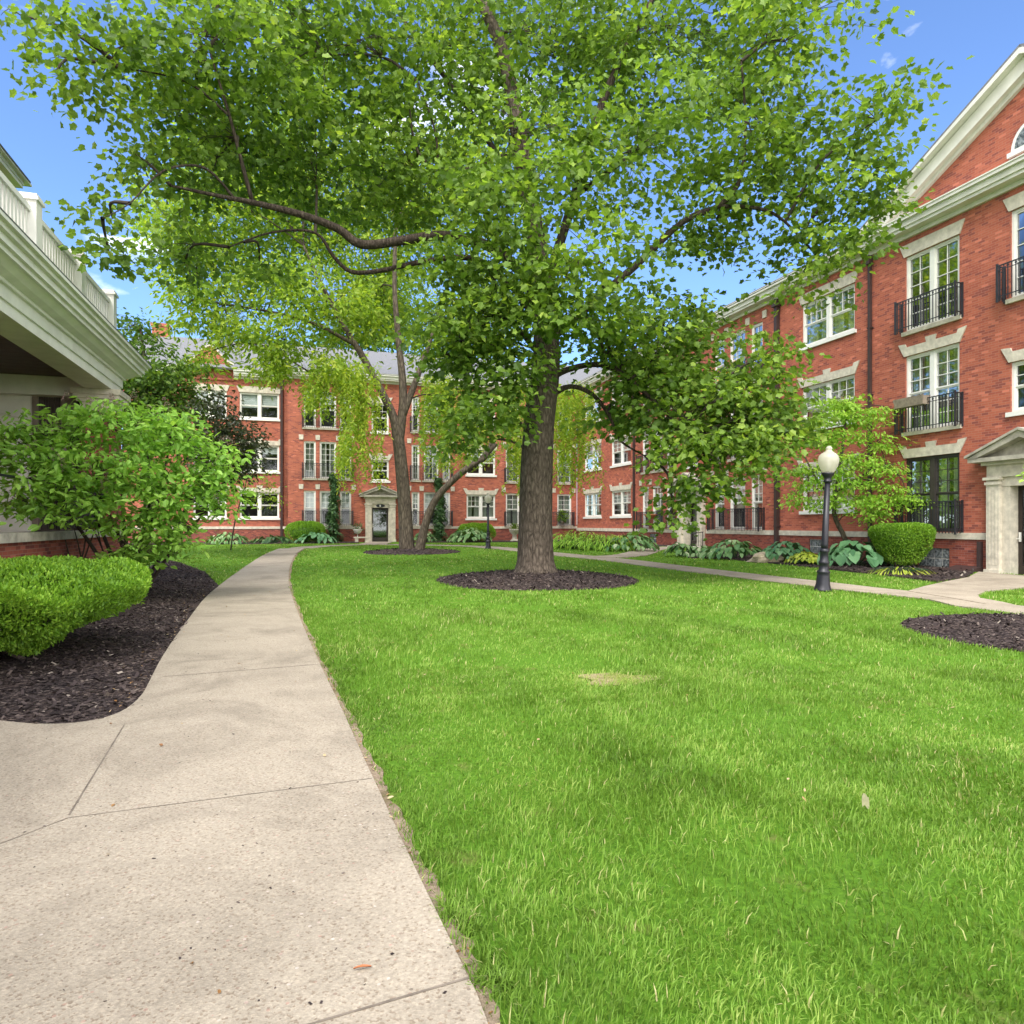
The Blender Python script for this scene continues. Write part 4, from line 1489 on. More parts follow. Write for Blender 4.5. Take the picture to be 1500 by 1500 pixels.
TPL = {}
TPL['broad'] = (np.array([(0, 0, 0), (.36, .08, .10), (.36, .34, .07), (.54, .58, .13), (.25, .74, .05), (0, 1.05, -.06), (-.25, .74, .05), (-.54, .58, .13), (-.36, .34, .07), (-.36, .08, .10)], float),
                [(0, 1, 2, 3, 4, 5), (0, 5, 6, 7, 8, 9)])
TPL['oval'] = (np.array([(0, 0, 0), (.5, .32, .1), (.38, .72, .06), (0, 1, -.1), (-.38, .72, .06), (-.5, .32, .1)], float), [(0, 1, 2, 3), (0, 3, 4, 5)])
TPL['quad'] = (np.array([(0, 0, 0), (.5, .5, .08), (0, 1, 0), (-.5, .5, .08)], float), [(0, 1, 2, 3)])
TPL['hosta'] = (np.array([(0, 0, 0), (.34, .12, .12), (.52, .42, .16), (.34, .75, .04), (0, 1.0, -.16), (-.34, .75, .04), (-.52, .42, .16), (-.34, .12, .12), (0, .42, .02)], float),
                [(0, 1, 2, 8), (8, 2, 3, 4), (0, 8, 6, 7), (8, 4, 5, 6)])
TPL['chip'] = (np.array([(-.5, 0, 0), (.5, .05, 0), (.42, 1, .1), (-.42, .95, .06)], float), [(0, 1, 2, 3)])


def scatter_data(tpl, pos, axis, nor, length, width):
    tv, tf = TPL[tpl]
    n, k = len(pos), len(tv)
    ax = nrm(axis)
    nor = nrm(nor - ax * np.sum(nor * ax, 1, keepdims=True))
    side = np.cross(ax, nor)
    L = np.asarray(length)[:, None, None]
    Wd = np.asarray(width)[:, None, None]
    v = pos[:, None, :] + L * tv[None, :, 1:2] * ax[:, None, :] + Wd * tv[None, :, 0:1] * side[:, None, :] + Wd * tv[None, :, 2:3] * nor[:, None, :]
    return v.reshape(-1, 3), tf, n, k


def np_mesh(name, parts, mats, parent=None, loc=None, smooth=False):
    """parts: list of (verts, template faces, n, k, rnd per item, material index)"""
    off = np.array(origin_of(parent) if parent is not None else (loc if loc is not None else (0, 0, 0)), float)
    V, LS, LT, LV, RN, MI = [], [], [], [], [], []
    vb = lb = 0
    for v, tf, n, k, rnd, mi in parts:
        V.append(v - off)
        base = vb + np.arange(n)[:, None] * k
        sizes = np.array([len(f) for f in tf])
        flat = np.concatenate([np.array(f) for f in tf])
        lv = (base + flat[None, :]).ravel()
        LV.append(lv)
        tot = np.tile(sizes, n)
        LT.append(tot)
        LS.append(lb + np.concatenate([[0], np.cumsum(tot)[:-1]]))
        lb += len(lv)
        RN.append(np.repeat(rnd, k))
        MI.append(np.full(len(tot), mi))
        vb += n * k
    V = np.concatenate(V)
    LV = np.concatenate(LV)
    LS = np.concatenate(LS)
    LT = np.concatenate(LT)
    me = bpy.data.meshes.new(name)
    me.vertices.add(len(V))
    me.vertices.foreach_set('co', V.astype(np.float32).ravel())
    me.loops.add(len(LV))
    me.loops.foreach_set('vertex_index', LV.astype(np.int32))
    me.polygons.add(len(LS))
    me.polygons.foreach_set('loop_start', LS.astype(np.int32))
    me.polygons.foreach_set('loop_total', LT.astype(np.int32))
    me.update(calc_edges=True)
    for m_ in (mats if isinstance(mats, (list, tuple)) else [mats]):
        me.materials.append(m_)
    me.polygons.foreach_set('material_index', np.concatenate(MI).astype(np.int32))
    me.polygons.foreach_set('use_smooth', np.full(len(LS), smooth))
    a = me.attributes.new('rnd', 'FLOAT', 'POINT')
    a.data.foreach_set('value', np.concatenate(RN).astype(np.float32))
    me.validate()
    return link(name, me, parent, None if parent is not None else Vector(off))


def wave_noise(x, y, scale, seed, n=7):
    g = np.random.default_rng(seed)
    out = np.zeros_like(x)
    for i in range(n):
        th = g.uniform(0, 2 * math.pi)
        f = scale * g.uniform(0.6, 1.9)
        out += np.sin((x * math.cos(th) + y * math.sin(th)) * f + g.uniform(0, 6.28))
    return out / math.sqrt(n) / 0.75


# ------------------------------------------------------------------ lawn
lawn_parts = []
right_x = np.array([p[0] for p in right_edge])
right_y = np.array([p[1] for p in right_edge])


def lawn_points(y0, y1, density, xpad=1.06):
    # the strip of lawn seen from here plus a margin on the open side
    mg = 3.0
    wmax = 0.75 * xpad * y1
    n = int((y1 - y0) * (2 * wmax + mg) * density)
    y = rng.uniform(y0, y1, n)
    x = rng.uniform(-wmax, wmax + mg, n)
    k = (x > -0.75 * xpad * y - 0.3) & (x < 0.75 * xpad * y + mg)
    x, y = x[k], y[k]
    n = len(x)
    keep = np.ones(n, bool)
    for p in PATHS + MULCH:
        keep &= ~pip(p, x, y)
    keep &= x > -0.308 * y - 4.8                                            # porch wall
    keep &= (x * 0.9558 + y * 0.2940) < (14.46 * 0.9558 + 19.28 * 0.294)    # right facade
    keep &= ((x - CX) * 0.2940 - (y - CY) * 0.9558) > -1.2
    x, y = x[keep], y[keep]
    th = np.clip(1.0 - np.exp(-((x - gp(905, 996)[0]) / 0.36) ** 4 - ((y - gp(905, 996)[1]) / 0.27) ** 4) * 0.86, 0, 1)
    th *= np.clip(1.0 - np.exp(-((x - gp(1085, 1215)[0]) / 0.2) ** 2 - ((y - gp(1085, 1215)[1]) / 0.14) ** 2) * 0.6, 0, 1)
    ex = np.interp(y, right_y[::-1][:] if right_y[0] > right_y[-1] else right_y, right_x[::-1] if right_y[0] > right_y[-1] else right_x)
    dx = x - ex
    th *= np.where((dx > 0) & (dx < 0.34), np.clip((dx - 0.02 + 0.035 * wave_noise(x, y, 14, 5) + 0.02 * wave_noise(x, y, 40, 6)) / 0.10, 0.03, 1), 1)
    th *= np.clip(0.80 + 0.26 * wave_noise(x, y, 3.0, 12), 0.35, 1)
    k = rng.random(len(x)) < th
    return x[k], y[k]


def blades(x, y, hmin, hmax, width, lean=0.75):
    n = len(x)
    fl = wave_noise(x, y, 2.4, 3) * 1.2 + wave_noise(x, y, 9, 9) * 1.2
    ang = fl + rng.normal(0, 1.5, n)
    ln = np.clip(rng.normal(lean, 0.38, n), 0.05, 1.45)
    h = rng.uniform(hmin, hmax, n) * (1 + 0.22 * wave_noise(x, y, 2.0, 21))
    d = np.stack([np.cos(ang), np.sin(ang), np.zeros(n)], 1)
    sd = np.stack([-np.sin(ang + 0.5), np.cos(ang + 0.5), np.zeros(n)], 1)
    sd = nrm(sd + rng.normal(0, 0.35, (n, 3)) * np.array([1, 1, 0.3]))
    p0 = np.stack([x, y, zg(y) - 0.003], 1)
    up = np.array([0, 0, 1.0])
    w = width * rng.uniform(0.7, 1.3, n)
    p1 = p0 + h[:, None] * (0.55 * np.cos(ln * 0.5)[:, None] * up + 0.55 * np.sin(ln * 0.5)[:, None] * d)
    p2 = p1 + h[:, None] * (0.5 * np.cos(ln * 1.25)[:, None] * up + 0.5 * np.sin(ln * 1.25)[:, None] * d)
    hw = (w / 2)[:, None]
    V = np.stack([p0 - sd * hw, p0 + sd * hw, p1 + sd * hw * 0.85, p1 - sd * hw * 0.85, p2], 1).reshape(-1, 3)
    # tone: broad patches, mower bands, single yellowed blades
    tone = 0.47 + 0.035 * wave_noise(x, y, 1.1, 31) + 0.07 * wave_noise(x, y, 4.0, 32) + 0.06 * wave_noise(x, y, 14.0, 33) + 0.025 * wave_noise(x, y, 0.45, 34) + rng.normal(0, 0.16, n)
    tone += 0.075 * np.tanh(2.2 * np.sin((x * 0.914 + y * 0.405 + 0.12 * wave_noise(x, y, 0.8, 41)) * 4.3 + 0.4)) - 0.02
    for (px, py, rx, ry, a) in ((905, 996, 0.5, 0.2, 0.35), (1085, 1215, 0.35, 0.25, 0.35), (1360, 1085, 0.6, 0.22, 0.3), (1250, 1170, 0.25, 0.15, 0.2), (1100, 965, 0.5, 0.25, 0.16), (610, 960, 0.5, 0.5, 0.12), (980, 1180, 0.2, 0.12, 0.25), (1430, 1260, 0.3, 0.15, 0.2), (760, 1290, 0.15, 0.12, 0.18)):
        cx, cy = gp(px, py)
        tone += a * np.exp(-((x - cx) / rx) ** 2 - ((y - cy) / ry) ** 2)
    dry = rng.random(n) < 0.03 + 0.05 * np.clip(wave_noise(x, y, 1.7, 44) - 0.4, 0, 1.5)
    tone = np.where(dry, rng.uniform(0.93, 1.0, n), np.clip(tone, 0.02, 0.93))
    return (V, [(0, 1, 2, 3), (3, 2, 4)], n, 5, tone, 0)


for (y0, y1, dens, h0, h1, wd) in ((0.9, 4.0, 6500, 0.03, 0.068, 0.0052), (4.0, 7.0, 4000, 0.03, 0.066, 0.0065), (7.0, 12.0, 1500, 0.04, 0.075, 0.009), (12.0, 20.0, 420, 0.04, 0.075, 0.017), (20.0, 42.0, 90, 0.035, 0.065, 0.04)):
    x, y = lawn_points(y0, y1, dens)
    lawn_parts.append(blades(x, y, h0, h1, wd))
ee = np.array([p for p in fine_edge if p[1] < 16])
ii = rng.integers(0, len(ee) - 1, 9000)
off_ = np.abs(rng.normal(0.075, 0.035, 9000))
tt = rng.random(9000)
ex_ = ee[ii] * (1 - tt[:, None]) + ee[ii + 1] * tt[:, None]
clump = rng.random(9000) < np.clip(0.5 + 0.45 * wave_noise(ex_[:, 0] * 0, ex_[:, 1], 11.0, 55), 0.08, 1)
ex_, off_ = ex_[clump], off_[clump]
lawn_parts.append(blades(ex_[:, 0] + off_, ex_[:, 1] + 0.3 * off_, 0.03, 0.085, 0.0055, 0.95))
bx, by = gp(905, 996)
x, y = bx + rng.uniform(-.42, .42, 700), by + rng.uniform(-.32, .32, 700)
bl = list(blades(x, y, 0.025, 0.06, 0.005, 1.15))
bl[4] = np.where(rng.random(700) < 0.7, rng.uniform(0.9, 1.0, 700), rng.uniform(0.2, 0.6, 700))
lawn_parts.append(tuple(bl))
lawn = np_mesh('lawn_grass', lawn_parts, M['grass'])
tag(lawn, 'bright green mown grass covering the court', 'grass', None, 'stuff')


# ------------------------------------------------------------------ mulch chips and litter
def flat_scatter(name, x, y, zf, sz, mats, rnd, label, cat, tpl='chip', ratio=0.4, tilt=0.35):
    n = len(x)
    z = np.array([zf(a, b) for a, b in zip(x, y)]) + 0.012
    th = rng.uniform(0, 6.28, n)
    ax = np.stack([np.cos(th), np.sin(th), rng.normal(0, tilt, n)], 1)
    nor = np.stack([rng.normal(0, tilt, n), rng.normal(0, tilt, n), np.ones(n)], 1)
    L = sz * rng.uniform(0.5, 1.6, n)
    d = scatter_data(tpl, np.stack([x, y, z], 1), ax, nor, L, L * ratio * rng.uniform(0.5, 1.3, n))
    o = np_mesh(name, [(*d, rnd, 0)], mats)
    tag(o, label, cat, None, 'stuff')
    return o


def in_poly_pts(poly, dens, lim=None):
    P = np.array(poly)
    lo, hi = P.min(0), P.max(0)
    n = int((hi[0] - lo[0]) * (hi[1] - lo[1]) * dens)
    x, y = rng.uniform(lo[0], hi[0], n), rng.uniform(lo[1], hi[1], n)
    k = pip(poly, x, y)
    if lim is not None:
        k &= lim(x, y)
    return x[k], y[k]


for poly, zf, dens, sz, lab in ((bedL, ZL, 420, 0.045, 'dark shredded bark chips on the left bed'), (ring1, lambda a, b: Z1(a, b) + 0.008, 260, 0.06, 'dark bark chips round the big trunk'), (ring3, lambda a, b: Z3(a, b) + 0.008, 420, 0.045, 'dark bark chips in the bed at right'), (bedB, ZB, 60, 0.08, 'dark bark chips along the right wall'), (ring2, lambda a, b: Z2(a, b) + 0.008, 60, 0.09, 'dark bark chips round the far trunk')):
    x, y = in_poly_pts(poly, dens, (lambda a, b: a > -0.8 * b))
    r = rng.beta(1.3, 1.6, len(x)) * 0.92
    r = np.where(rng.random(len(x)) < 0.025, rng.uniform(0.93, 1, len(x)), r)
    flat_scatter('mulch_chips', x, y, zf, sz, M['chip'], r, lab, 'mulch')
# leaf litter along path edges and on the lawn
x, y = in_poly_pts(soil_poly, 150)
x2, y2 = lawn_points(1.8, 12, 1.6, 1.0)
x3 = np.interp(np.linspace(5.4, 15, 130), LEY, LEX) - np.abs(rng.normal(0, 0.16, 130)) - 0.02
y3 = np.linspace(5.4, 15, 130)
x4, y4 = in_poly_pts(path_poly, 1.2, lambda a, b: (a > -0.85 * b) & (b > 1.5))
X_, Y_ = np.concatenate([x, x2, x3, x4]), np.concatenate([y, y2, y3, y4])
ZZ = np.concatenate([np.full(len(x), 0.015), np.full(len(x2), 0.05), np.full(len(x3), 0.03), np.full(len(x4), 0.034)])
zmap = {(a, b): c for a, b, c in zip(X_, Y_, ZZ)}
flat_scatter('leaf_litter', X_, Y_, lambda a, b: zflat(a, b) + zmap[(a, b)] - 0.01, 0.026, M['litter'], rng.random(len(X_)), 'small dry leaf bits along the path edge', 'leaf litter', 'oval', 0.5, 0.25)


x, y = in_poly_pts(path_poly, 26, lambda a, b: (a > -0.85 * b) & (b > 1.5) & (b < 9))
flat_scatter('path_grit', x, y, lambda a, b: 0.02, 0.011, M['chip'], rng.random(len(x)) ** 0.7, 'fine dark grit and crumbs lying on the near concrete', 'grit', 'chip', 0.55, 0.2)


# ------------------------------------------------------------------ trees
def lobes_leaves(lobes, tpl, size, ratio, cl_n, cl_r, lai, up=1.0, flat=0.55, droop=0.25, asp=0.5, fill=1.0, seed=1, tone_sd=0.2):
    """lobes: (centre, radii); clusters of leaves through each lobe. returns part data and cluster centres per lobe"""
    g = np.random.default_rng(seed)
    parts, centres = [], []
    for c, r in lobes:
        c, r = np.array(c, float), np.array(r, float)
        area = math.pi * r[0] * r[2]
        la = size * size * ratio * 0.62
        n_leaf = int(lai * area / la)
        n_cl = max(3, int(n_leaf / cl_n))
        u = nrm(g.normal(0, 1, (n_cl, 3))) * (g.random((n_cl, 1)) ** (1 / 2.6))
        cc = c + u * r
        centres.append(cc)
        cnt = g.poisson(cl_n * g.uniform(0.5, 1.5, n_cl))
        idx = np.repeat(np.arange(n_cl), cnt)
        n = len(idx)
        offs = g.normal(0, 1, (n, 3)) * cl_r * np.array([1, 1, flat])
        pos = cc[idx] + offs
        pos[:, 2] -= droop * cl_r * np.sum((offs[:, :2] / cl_r) ** 2, 1) * 0.3
        ax = offs * np.array([1, 1, 0.4]) + g.normal(0, 1, (n, 3)) * cl_r * 0.8
        ax[:, 2] -= cl_r * droop * 2.0
        nor = g.normal(0, asp, (n, 3)) + np.array([0, 0, up])
        L = size * g.uniform(0.65, 1.3, n)
        clt = g.normal(0, 0.16, n_cl)
        rnd = np.clip(0.42 + clt[idx] + g.normal(0, tone_sd, n), 0, 1)
        d = scatter_data(tpl, pos, ax, nor, L, L * ratio * g.uniform(0.85, 1.15, n))
        parts.append((*d, rnd, 0))
    return parts, centres


def nearest(p, pts):
    d = [(Vector(q) - Vector(p)).length + 0.35 * max(0, q[2] - p[2]) for q in pts]
    return Vector(pts[int(np.argmin(d))])


def skel(mb, limbs, sides=9, wob=0.0, mi=0, keep=False):
    allp = []
    for L in limbs:
        pts = [Vector(p[:3]) for p in L]
        rad = [p[3] for p in L]
        mb.tube(pts, rad, sides if L is limbs[0] else max(6, sides // 2), mi if L is limbs[0] or keep else 2, 4, wob)
        for a, b in zip(pts, pts[1:]):
            for t in (0, 0.33, 0.66):
                allp.append(tuple(a.lerp(b, t)))
        allp.append(tuple(pts[-1]))
    return allp


def twigs(mb, lobes, centres, allp, r0, r1, frac=0.6, seed=3, mi=1):
    g = random.Random(seed)
    for (c, r), cc in zip(lobes, centres):
        c = Vector(c)
        a = nearest(c, allp)
        mid = (a + c) / 2 + Vector((g.uniform(-.3, .3), g.uniform(-.3, .3), 0.12 * (c - a).length))
        if (c - a).length > 0.3:
            mb.tube([a, mid, c], [r0 * 1.2, r0 * 0.9, r0 * 0.5], 6, mi, 4, cap=False)
        for q in cc:
            if g.random() < frac:
                q = Vector(q)
                src = c if g.random() < 0.6 else mid
                m2 = (src + q) / 2 + Vector((0, 0, 0.15 * (q - src).length)) + Vector((g.uniform(-.15, .15), g.uniform(-.15, .15), 0))
                mb.tube([src, m2, q], [r1, r1 * 0.7, r1 * 0.35], 4, mi, 2, cap=False)


def LB(cx, cy, rx, ry, d, rd):
    return (tuple(W(cx, cy, d)), (rx / 1000 * d, rd, ry / 1000 * d))


def limb(*pts):
    """points given as sight line + distance + radius"""
    return [(*W(p[0], p[1], p[2]), p[3]) for p in pts]


def shed(parts, limbs, rad):
    """old wood carries few leaves: thin out foliage close round the limbs"""
    g = np.random.default_rng(2)
    pts = []
    for L in limbs:
        for a, b in zip(L, L[1:]):
            for t in (0, .25, .5, .75):
                p = [a[i] * (1 - t) + b[i] * t for i in range(4)]
                pts.append(p)
    pts = np.array(pts)
    out = []
    for v, tf, n, k, rnd, mi in parts:
        q = v.reshape(n, k, 3)
        c = q[:, 0]
        near = np.zeros(n, bool)
        for p in pts:
            r = rad * min(1.0, p[3] / 0.09)
            dz = (c[:, 2] - p[2])
            d2 = (c[:, 0] - p[0]) ** 2 + (c[:, 1] - p[1]) ** 2 + dz ** 2 * np.where(dz < 0, 0.45, 1.0)
            near |= d2 < r * r
        keep = ~near | (g.random(n) < 0.16)
        out.append((q[keep].reshape(-1, 3), tf, int(keep.sum()), k, rnd[keep], mi))
    return out


def tree(name, label, cat, base, limbs, lobes, bark, leafm, leaf, twig=(0.04, 0.012, 0.6), wob=0.0, sides=9, group=None, extra=None, seed=1, bare=0):
    t = empty(name, base, label, cat, group)
    parts, cen = lobes_leaves(lobes, seed=seed, **leaf)
    if bare:
        parts = shed(parts, limbs, bare)
    mb = MB()
    allp = skel(mb, limbs, sides, wob)
    twigs(mb, lobes, cen, allp, *twig, seed=seed)
    mb.build('trunk', [bark, M['twig'], M['bark_limb'] if bare == 0.22 else bark], t)
    if extra:
        parts += extra
    np_mesh('crown', parts, leafm, t)
    return t


# ---- the big shade tree
D0 = 18.2
zb1 = Z1(0.64, D0)
main_limbs = [
    limb((785, 846, D0, .80), (785, 837, D0, .60), (785, 820, D0, .49), (785, 780, D0, .455), (786, 700, D0, .43), (790, 620, D0, .41), (797, 560, D0, .40), (801, 520, D0, .36), (798, 450, D0, .31), (786, 360, D0, .27), (770, 260, D0, .24), (757, 180, D0, .21), (738, 80, D0, .17), (700, -10, D0, .13), (650, -130, D0, .06)),
    limb((808, 552, D0, .18), (830, 542, 18.1, .125), (868, 534, 17.9, .115), (905, 543, 17.6, .10), (955, 585, 17.2, .07), (1010, 640, 17, .04)),
    limb((805, 580, D0, .15), (835, 566, D0, .10), (868, 578, D0, .09), (893, 610, D0, .07), (908, 645, D0, .05), (945, 668, D0, .025)),
    limb((800, 500, D0, .24), (860, 450, 18, .18), (930, 390, 17.5, .15), (1000, 325, 17, .12), (1055, 300, 16.8, .10), (1085, 260, 16.6, .07), (1092, 180, 16.5, .05), (1086, 90, 16.3, .03)),
    limb((1050, 302, 16.8, .08), (1110, 305, 16.7, .07), (1150, 325, 16.6, .05), (1210, 390, 16.6, .03)),
    limb((790, 440, D0, .26), (755, 390, 18, .21), (710, 358, 17.9, .20), (650, 345, 17.5, .19), (590, 352, 17, .18), (530, 358, 16.6, .17), (495, 335, 16.4, .15), (440, 314, 16, .13), (372, 297, 15.6, .10), (320, 287, 15.2, .07), (250, 272, 14.8, .04)),
    limb((370, 297, 15.6, .08), (352, 230, 15.3, .065), (335, 165, 15, .05), (318, 110, 14.8, .04), (300, 50, 14.6, .02)),
    limb((345, 293, 15.4, .05), (300, 246, 15.0, .045), (240, 250, 14.4, .035), (190, 298, 13.6, .02), (150, 320, 13.2, .012)),
    limb((336, 170, 15, .045), (290, 130, 14.7, .04), (250, 112, 14.4, .03), (180, 100, 14, .02)),
    limb((792, 470, D0, .16), (740, 410, 18, .13), (690, 378, 17.8, .12), (620, 383, 17.5, .10), (560, 396, 17.3, .095), (515, 398, 17.2, .085), (488, 375, 17, .07), (462, 341, 16.8, .055), (400, 340, 16.6, .04), (335, 362, 16.4, .025)),
    limb((762, 215, D0, .10), (705, 243, 17.8, .085), (650, 250, 17.4, .07), (612, 222, 17.2, .05), (600, 160, 17, .03)),
    limb((642, 250, 17.4, .05), (637, 190, 17.3, .04), (612, 120, 17.2, .03)),
    limb((796, 430, D0, .22), (838, 300, 18.4, .19), (872, 180, 18.6, .17), (908, 90, 18.6, .15), (955, 0, 18.6, .11), (990, -90, 18.6, .06)),
    limb((768, 300, D0, .15), (700, 180, 19, .12), (620, 70, 19.3, .10), (550, -30, 19.5, .06)),
    limb((845, 285, 18.4, .12), (960, 200, 18.8, .09), (1060, 110, 19, .07), (1160, 30, 19, .04)),
    limb((790, 520, D0, .12), (745, 470, 17.6, .09), (700, 470, 17.0, .06), (650, 520, 16.8, .03)),
]
main_lobes = [LB(a[0], a[1], a[2], a[3], a[4] + (1.1 if (a[0] < 640 and 150 < a[1] < 430) or (700 < a[0] < 1100 and a[1] < 130) else 0), a[5]) for a in (
    (30, 22, 40, 26, 13.5, .8), (165, 85, 85, 75, 14, 1.5), (320, 70, 150, 95, 15, 2.3), (198, 225, 36, 42, 13.6, .7), (82, 105, 26, 34, 13.4, .5),
    (165, 320, 26, 30, 13.4, .5), (160, 372, 12, 16, 13.4, .3), (320, 230, 110, 100, 15.6, 1.9), (480, 80, 150, 110, 17, 2.8), (455, 240, 130, 90, 17.4, 2.5),
    (270, 385, 38, 48, 16.6, 1.1), (640, 70, 160, 105, 18.5, 3), (600, 240, 120, 85, 17, 2.2), (800, 80, 160, 105, 19, 3), (760, 290, 130, 90, 16, 2.0),
    (980, 70, 150, 105, 18, 3), (1150, 60, 120, 80, 16.5, 2.2), (930, 220, 140, 95, 17, 2.6), (1120, 190, 120, 95, 17, 2), (1285, 175, 66, 62, 15.6, 1.2),
    (1225, 275, 95, 75, 16.4, 1.7), (1190, 385, 72, 65, 16.8, 1.4), (845, 385, 130, 65, 15.6, 1.6), (715, 395, 95, 65, 16, 1.6), (690, 530, 66, 75, 16.8, 1.4),
    (712, 612, 62, 55, 16.6, 1.1), (850, 470, 80, 45, 15.4, 1.2), (975, 480, 95, 70, 18.6, 1.8), (995, 590, 100, 80, 18.4, 1.7), (1080, 625, 85, 80, 17, 1.4),
    (1030, 705, 62, 48, 17, 1.1), (920, 590, 55, 45, 19.4, 1.2), (380, 390, 40, 26, 17, 1.2), (750, 520, 45, 60, 16.4, 1.1),
    (1050, 320, 85, 60, 17.4, 1.6), (660, 470, 70, 50, 16.4, 1.3), (1120, 520, 45, 60, 17.0, 1.0), (985, 755, 22, 18, 17, .5), (890, 505, 60, 28, 17.6, 1.0), (930, 520, 50, 40, 18.8, 1.2), (1150, 620, 40, 50, 17, .9), (705, 470, 60, 46, 16.4, 1.2), (672, 645, 40, 36, 17, 1.0), (1090, 575, 70, 70, 16.4, 1.2), (960, 520, 100, 58, 17, 1.4), (1110, 655, 46, 56, 16.4, 1.0), (895, 470, 66, 38, 16.2, 1.1), (1010, 615, 76, 56, 16.6, 1.2), (1040, 665, 70, 50, 16.4, 1.1), (300, 160, 80, 60, 15.8, 1.6),
    (750, -100, 300, 60, 19.5, 3), (330, -70, 200, 50, 16, 2), (1100, -70, 150, 50, 18, 2), (760, 190, 120, 60, 17.5, 2), (770, 450, 60, 40, 15.8, 1.2))]
leaf_big = dict(tpl='broad', size=0.158, ratio=0.9, cl_n=40, cl_r=0.36, lai=2.9, up=0.8, flat=0.34, droop=0.3, asp=0.55)
main_limbs = [main_limbs[0]] + [[(p[0], p[1], p[2], p[3] * 0.64) for p in L] for L in main_limbs[1:]]
tree('shade_tree', 'huge broad-crowned shade tree with thick brown trunk in the ring of mulch on the lawn', 'tree', (0.64, D0, zb1), main_limbs, main_lobes, M['bark'], M['leaf_main'], leaf_big, (0.035, 0.011, 0.55), 0.02, 26, seed=11, bare=0.22)

# ---- the multi-stemmed yellow-green tree behind it
DL = 31.3
loc_limbs = [
    limb((597, 812, DL, .42), (596, 800, DL, .36), (593, 745, DL, .31), (588, 685, DL, .29), (583, 640, DL, .27), (576, 610, DL, .2), (557, 570, DL, .17), (530, 520, DL, .15), (505, 480, DL, .12), (478, 430, DL, .09), (445, 360, DL, .05)),
    limb((584, 650, DL, .24), (590, 600, DL, .2), (590, 560, DL, .18), (584, 500, DL, .15), (578, 420, DL, .11), (580, 320, DL, .07)),
    limb((590, 610, DL, .17), (604, 572, DL, .15), (616, 540, DL, .13), (640, 470, DL, .09), (665, 390, DL, .05)),
    limb((613, 812, 31.0, .28), (617, 795, 31.0, .22), (625, 762, 31, .18), (638, 732, 31, .165), (662, 705, 30.9, .155), (690, 682, 30.8, .145), (712, 668, 30.8, .125), (722, 640, 30.8, .08), (735, 600, 30.8, .05), (743, 575, 30.8, .03)),
    limb((706, 672, 30.8, .13), (722, 655, 30.8, .12), (727, 650, 30.8, .10)),
    limb((560, 608, DL, .08), (520, 580, DL, .055), (455, 546, 30.9, .045), (395, 508, 30.4, .022)),
    limb((520, 505, DL, .10), (450, 470, 30.8, .07), (360, 450, 30.3, .05), (290, 440, 30, .03)),
]
loc_lobes = [LB(*a) for a in (
    (255, 365, 40, 50, 30, 1.8), (330, 380, 60, 60, 31, 2), (400, 420, 70, 50, 31, 2), (410, 300, 70, 80, 33, 2.5), (430, 80, 50, 70, 33, 2), (500, 470, 60, 40, 32, 2), (540, 240, 80, 70, 34, 2.5), (330, 300, 60, 60, 31, 2), (680, 230, 80, 70, 35, 2.5),
    (275, 330, 45, 75, 30, 2), (265, 440, 38, 45, 29.5, 1.8), (330, 455, 70, 40, 30, 2), (420, 500, 70, 40, 30.4, 2), (470, 440, 90, 60, 31, 2.5),
    (440, 130, 60, 110, 33, 2.5), (350, 240, 90, 80, 32, 2.5), (480, 330, 110, 90, 33, 3), (560, 440, 70, 60, 34, 2.0), (640, 480, 60, 60, 34.5, 2.0),
    (620, 320, 120, 100, 35, 3), (500, 545, 40, 30, 30.8, 1.4), (290, 520, 30, 22, 29.5, 1.2), (395, 535, 35, 22, 30.2, 1.2), (720, 460, 60, 80, 34, 2),
    (650, 590, 34, 36, 33, 1.2), (230, 300, 30, 40, 30, 1.5))]


def curtains(specs, seed):
    g = np.random.default_rng(seed)
    P, A, T = [], [], []
    for cx, y0, y1, hw, d in specs:
        for s in range(int(hw * 3.0)):
            px = cx + g.uniform(-hw, hw)
            dd = d + g.normal(0, 0.5)
            top = y0 + g.uniform(-15, 20)
            bot = y1 - min(0.85, abs(g.normal(0, 0.42))) * (y1 - y0)
            a, b = np.array(W(px, top, dd)), np.array(W(px + g.normal(0, 4), bot, dd))
            n = max(5, int((a[2] - b[2]) / 0.055))
            t = np.linspace(0, 1, n)[:, None]
            pts = a + (b - a) * t
            pts[:, :2] += np.cumsum(g.normal(0, 0.035, (n, 2)), 0)
            P.append(pts)
            dr = g.normal(0, 1, (n, 3)) * np.array([1, 1, 0.4]) + np.array([0, 0, -0.9])
            A.append(dr)
            T.append(np.clip(g.normal(0.62, 0.2, n) + g.normal(0, 0.08), 0, 1))
    P, A, T = np.concatenate(P), np.concatenate(A), np.concatenate(T)
    n = len(P)
    L = g.uniform(0.11, 0.24, n)
    d = scatter_data('oval', P, A, g.normal(0, 1, (n, 3)), L, L * 0.34)
    return (*d, T, 0)


